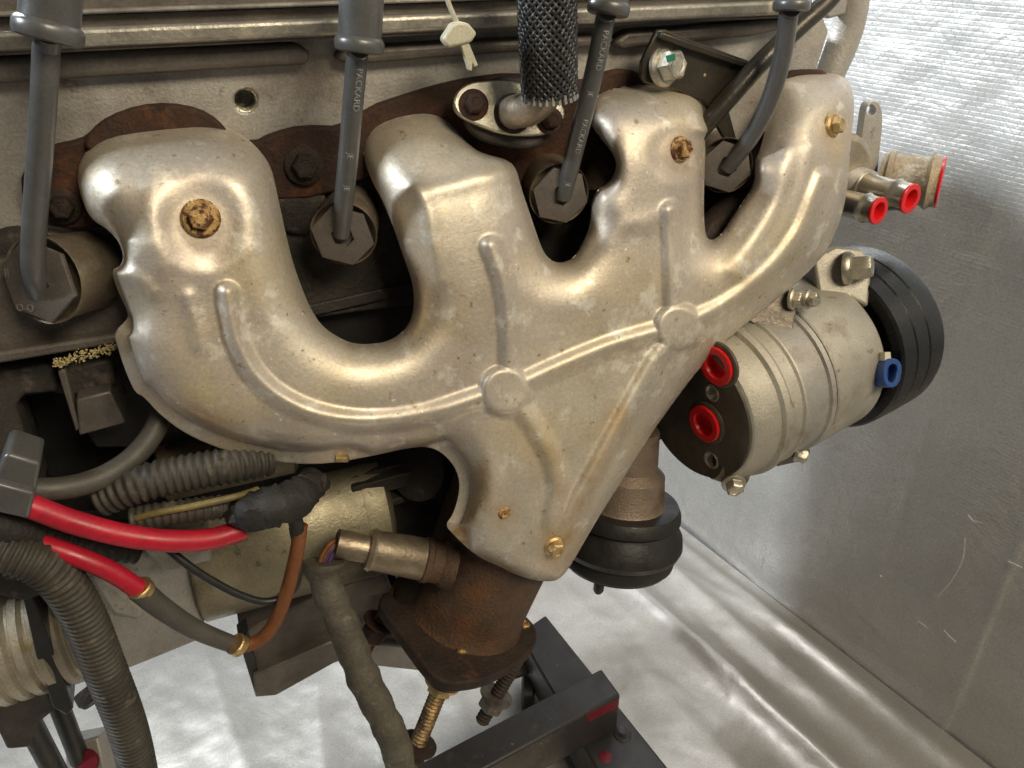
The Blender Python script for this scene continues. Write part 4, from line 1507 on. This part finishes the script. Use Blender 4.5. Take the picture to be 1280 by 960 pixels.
lc.part('sleeve', sweep(spline(P3, 10), pr(P3[1], 14.5), 20, rf=lambda i, s, u: 1 - .22 * u), 'hose')
for (x, y, rr_, x2, y2) in ((173, 733, 16, 181, 742), (293, 804, 14, 304, 811)):
    a, bq = at(x, y, -.018), at(x2, y2, -.017)
    lc.part('tie', lathe(a, bq - a, [(0, pr(a, rr_ * .9)), (.001, pr(a, rr_)), (.004, pr(a, rr_ * .96)), (.006, pr(a, rr_)), (.007, pr(a, rr_ * .9))], 22), 'goldbolt')
lc.part('lead', sweep(resample(spline([at(*q) for q in ((300, 808, -.014), (325, 800, -.015), (345, 775, -.015), (360, 735, -.014), (371, 690, -.010), (376, 655, -.004))], 10), .003), pr(at(345, 775, 0), 8.5), 16), 'orange', label='rust-brown lead')
lc.done()
cableobj('thin_wire', [(205, 682, .0), (232, 704, -.006), (258, 722, -.008), (300, 744, -.010), (335, 752, -.010), (366, 738, -.008), (374, 705, -.004), (366, 660, .002)], 5, 'black', 'thin black wire looping across the gold starter motor', 'wire')
cableobj('yellow_wire', [(170, 648, -.006), (200, 640, -.010), (240, 633, -.010), (290, 622, -.008), (322, 612, .002)], 4.5, 'yellow', 'dull yellow wire lying between two conduits', 'wire')
cableobj('rubber_hose', [(218, 470, .06), (206, 505, .046), (192, 540, .034), (165, 573, .02), (125, 598, .008), (80, 610, .0), (35, 612, -.002)], 14, 'hose', 'smooth grey rubber hose curving from the grey clip up behind the shield', 'hose')
tbm = Thing('terminal_boot', 'crumpled black tape boot where the upper red cable ends', 'boot')
bp_ = resample(spline([at(*q) for q in ((290, 642, -.004), (315, 640, -.012), (345, 632, -.014), (372, 622, -.006), (392, 600, .012))], 8), .003)
g = random.Random(9)
bm_v, bm_f = sweep(bp_, pr(bp_[4], 25), 11, rf=lambda i, s, u: .62 + .42 * min(1, 4 * u) * (1 - .35 * max(0, u - .6) / .4))
bm_v = [p + V((g.gauss(0, 1), g.gauss(0, 1), g.gauss(0, 1))) * .0009 for p in bm_v]
tbm.part('boot', (bm_v, bm_f), 'darktape', angle=42)
tbm.part('lug', sweep([at(370, 600, .004), at(392, 602, .002), at(404, 610, .0)], pr(bp_[4], 6), 10), 'rust')
tbm.part('tail', sweep([at(366, 640, -.006), at(372, 660, -.006), at(374, 672, -.004)], pr(bp_[4], 10), 12), 'darktape')
tbm.done()
cl = Thing('wire_clip', 'grey plastic clip block holding the hose and red cable at the left edge', 'clip')
cl.part('clip_top', prism(on([(4, 572), (10, 567), (51, 580), (44, 618), (-8, 604)], -.020), (0, .03, 0)), 'wire', bevel=.0022, seg=3)
cl.part('clip_front', prism(on([(-8, 603), (44, 617), (36, 650), (-10, 640)], -.026), (0, .03, 0)), 'wire', bevel=.0022, seg=3)
cl.part('cable_bundle', sweep(spline([at(-50, 640, -.005), at(0, 655, -.006), at(40, 668, .0)], 6), pr(at(0, 655, 0), 26), 18), 'darktape')
cl.done()

# ================================================================== ENGINE STAND
es = Thing('engine_stand', 'grey steel engine stand legs standing on the silver floor sheet', 'engine stand')
zt = .20
A_, B_ = atz(430, 1003, zt), atz(752, 835, zt)
C_ = atz(776, 868, zt)
ud = (B_ - A_).normalized()
A2 = A_ + (C_ - B_)
es.part('cross_beam', prism([A_, B_, C_, A2], (0, 0, -.075)), 'stand', bevel=.004)
z2 = .122
q = [atz(648, 792, z2), atz(682, 768, z2), atz(848, 975, z2), atz(762, 990, z2)]
es.part('long_leg', prism(q, (0, 0, -.075)), 'stand', bevel=.004)
m_ = prism([onp(x, y, C_ + V((0, 0, 0)), V((C_ - A2).normalized().cross(V((0, 0, 1))))) for x, y in ((732, 893), (772, 874), (772, 884), (736, 902))], (C_ - B_).normalized() * .0006)
es.part('paint_mark', m_, 'redpaint')
p = atz(806, 935, z2)
es.part('paint_mark', lathe(atz(757, 946, z2), V((0, 0, 1)), [(0, .010), (.0006, .009)], 7), 'redpaint')
es.part('bolt', bolt_mesh(atz(778, 918, z2), V((0, 0, 1)), .013, .010, .008, .3), 'stand')
wl = D(660, 858, 1.30)
wz = atz(660, 868, .03)
ca = es.part('caster', lathe(wz - RIGHT * .011, RIGHT, [(0, .02), (.001, .028), (.004, .031), (.018, .031), (.021, .028), (.022, .02)], 36), 'black')
es.part('caster_fork', prism([wz + V((-.02, .01, .035)), wz + V((.02, .01, .035)), wz + V((.02, .05, .045)), wz + V((-.02, .05, .045))], (0, 0, .006)), 'stand', parent=ca)
es.done()
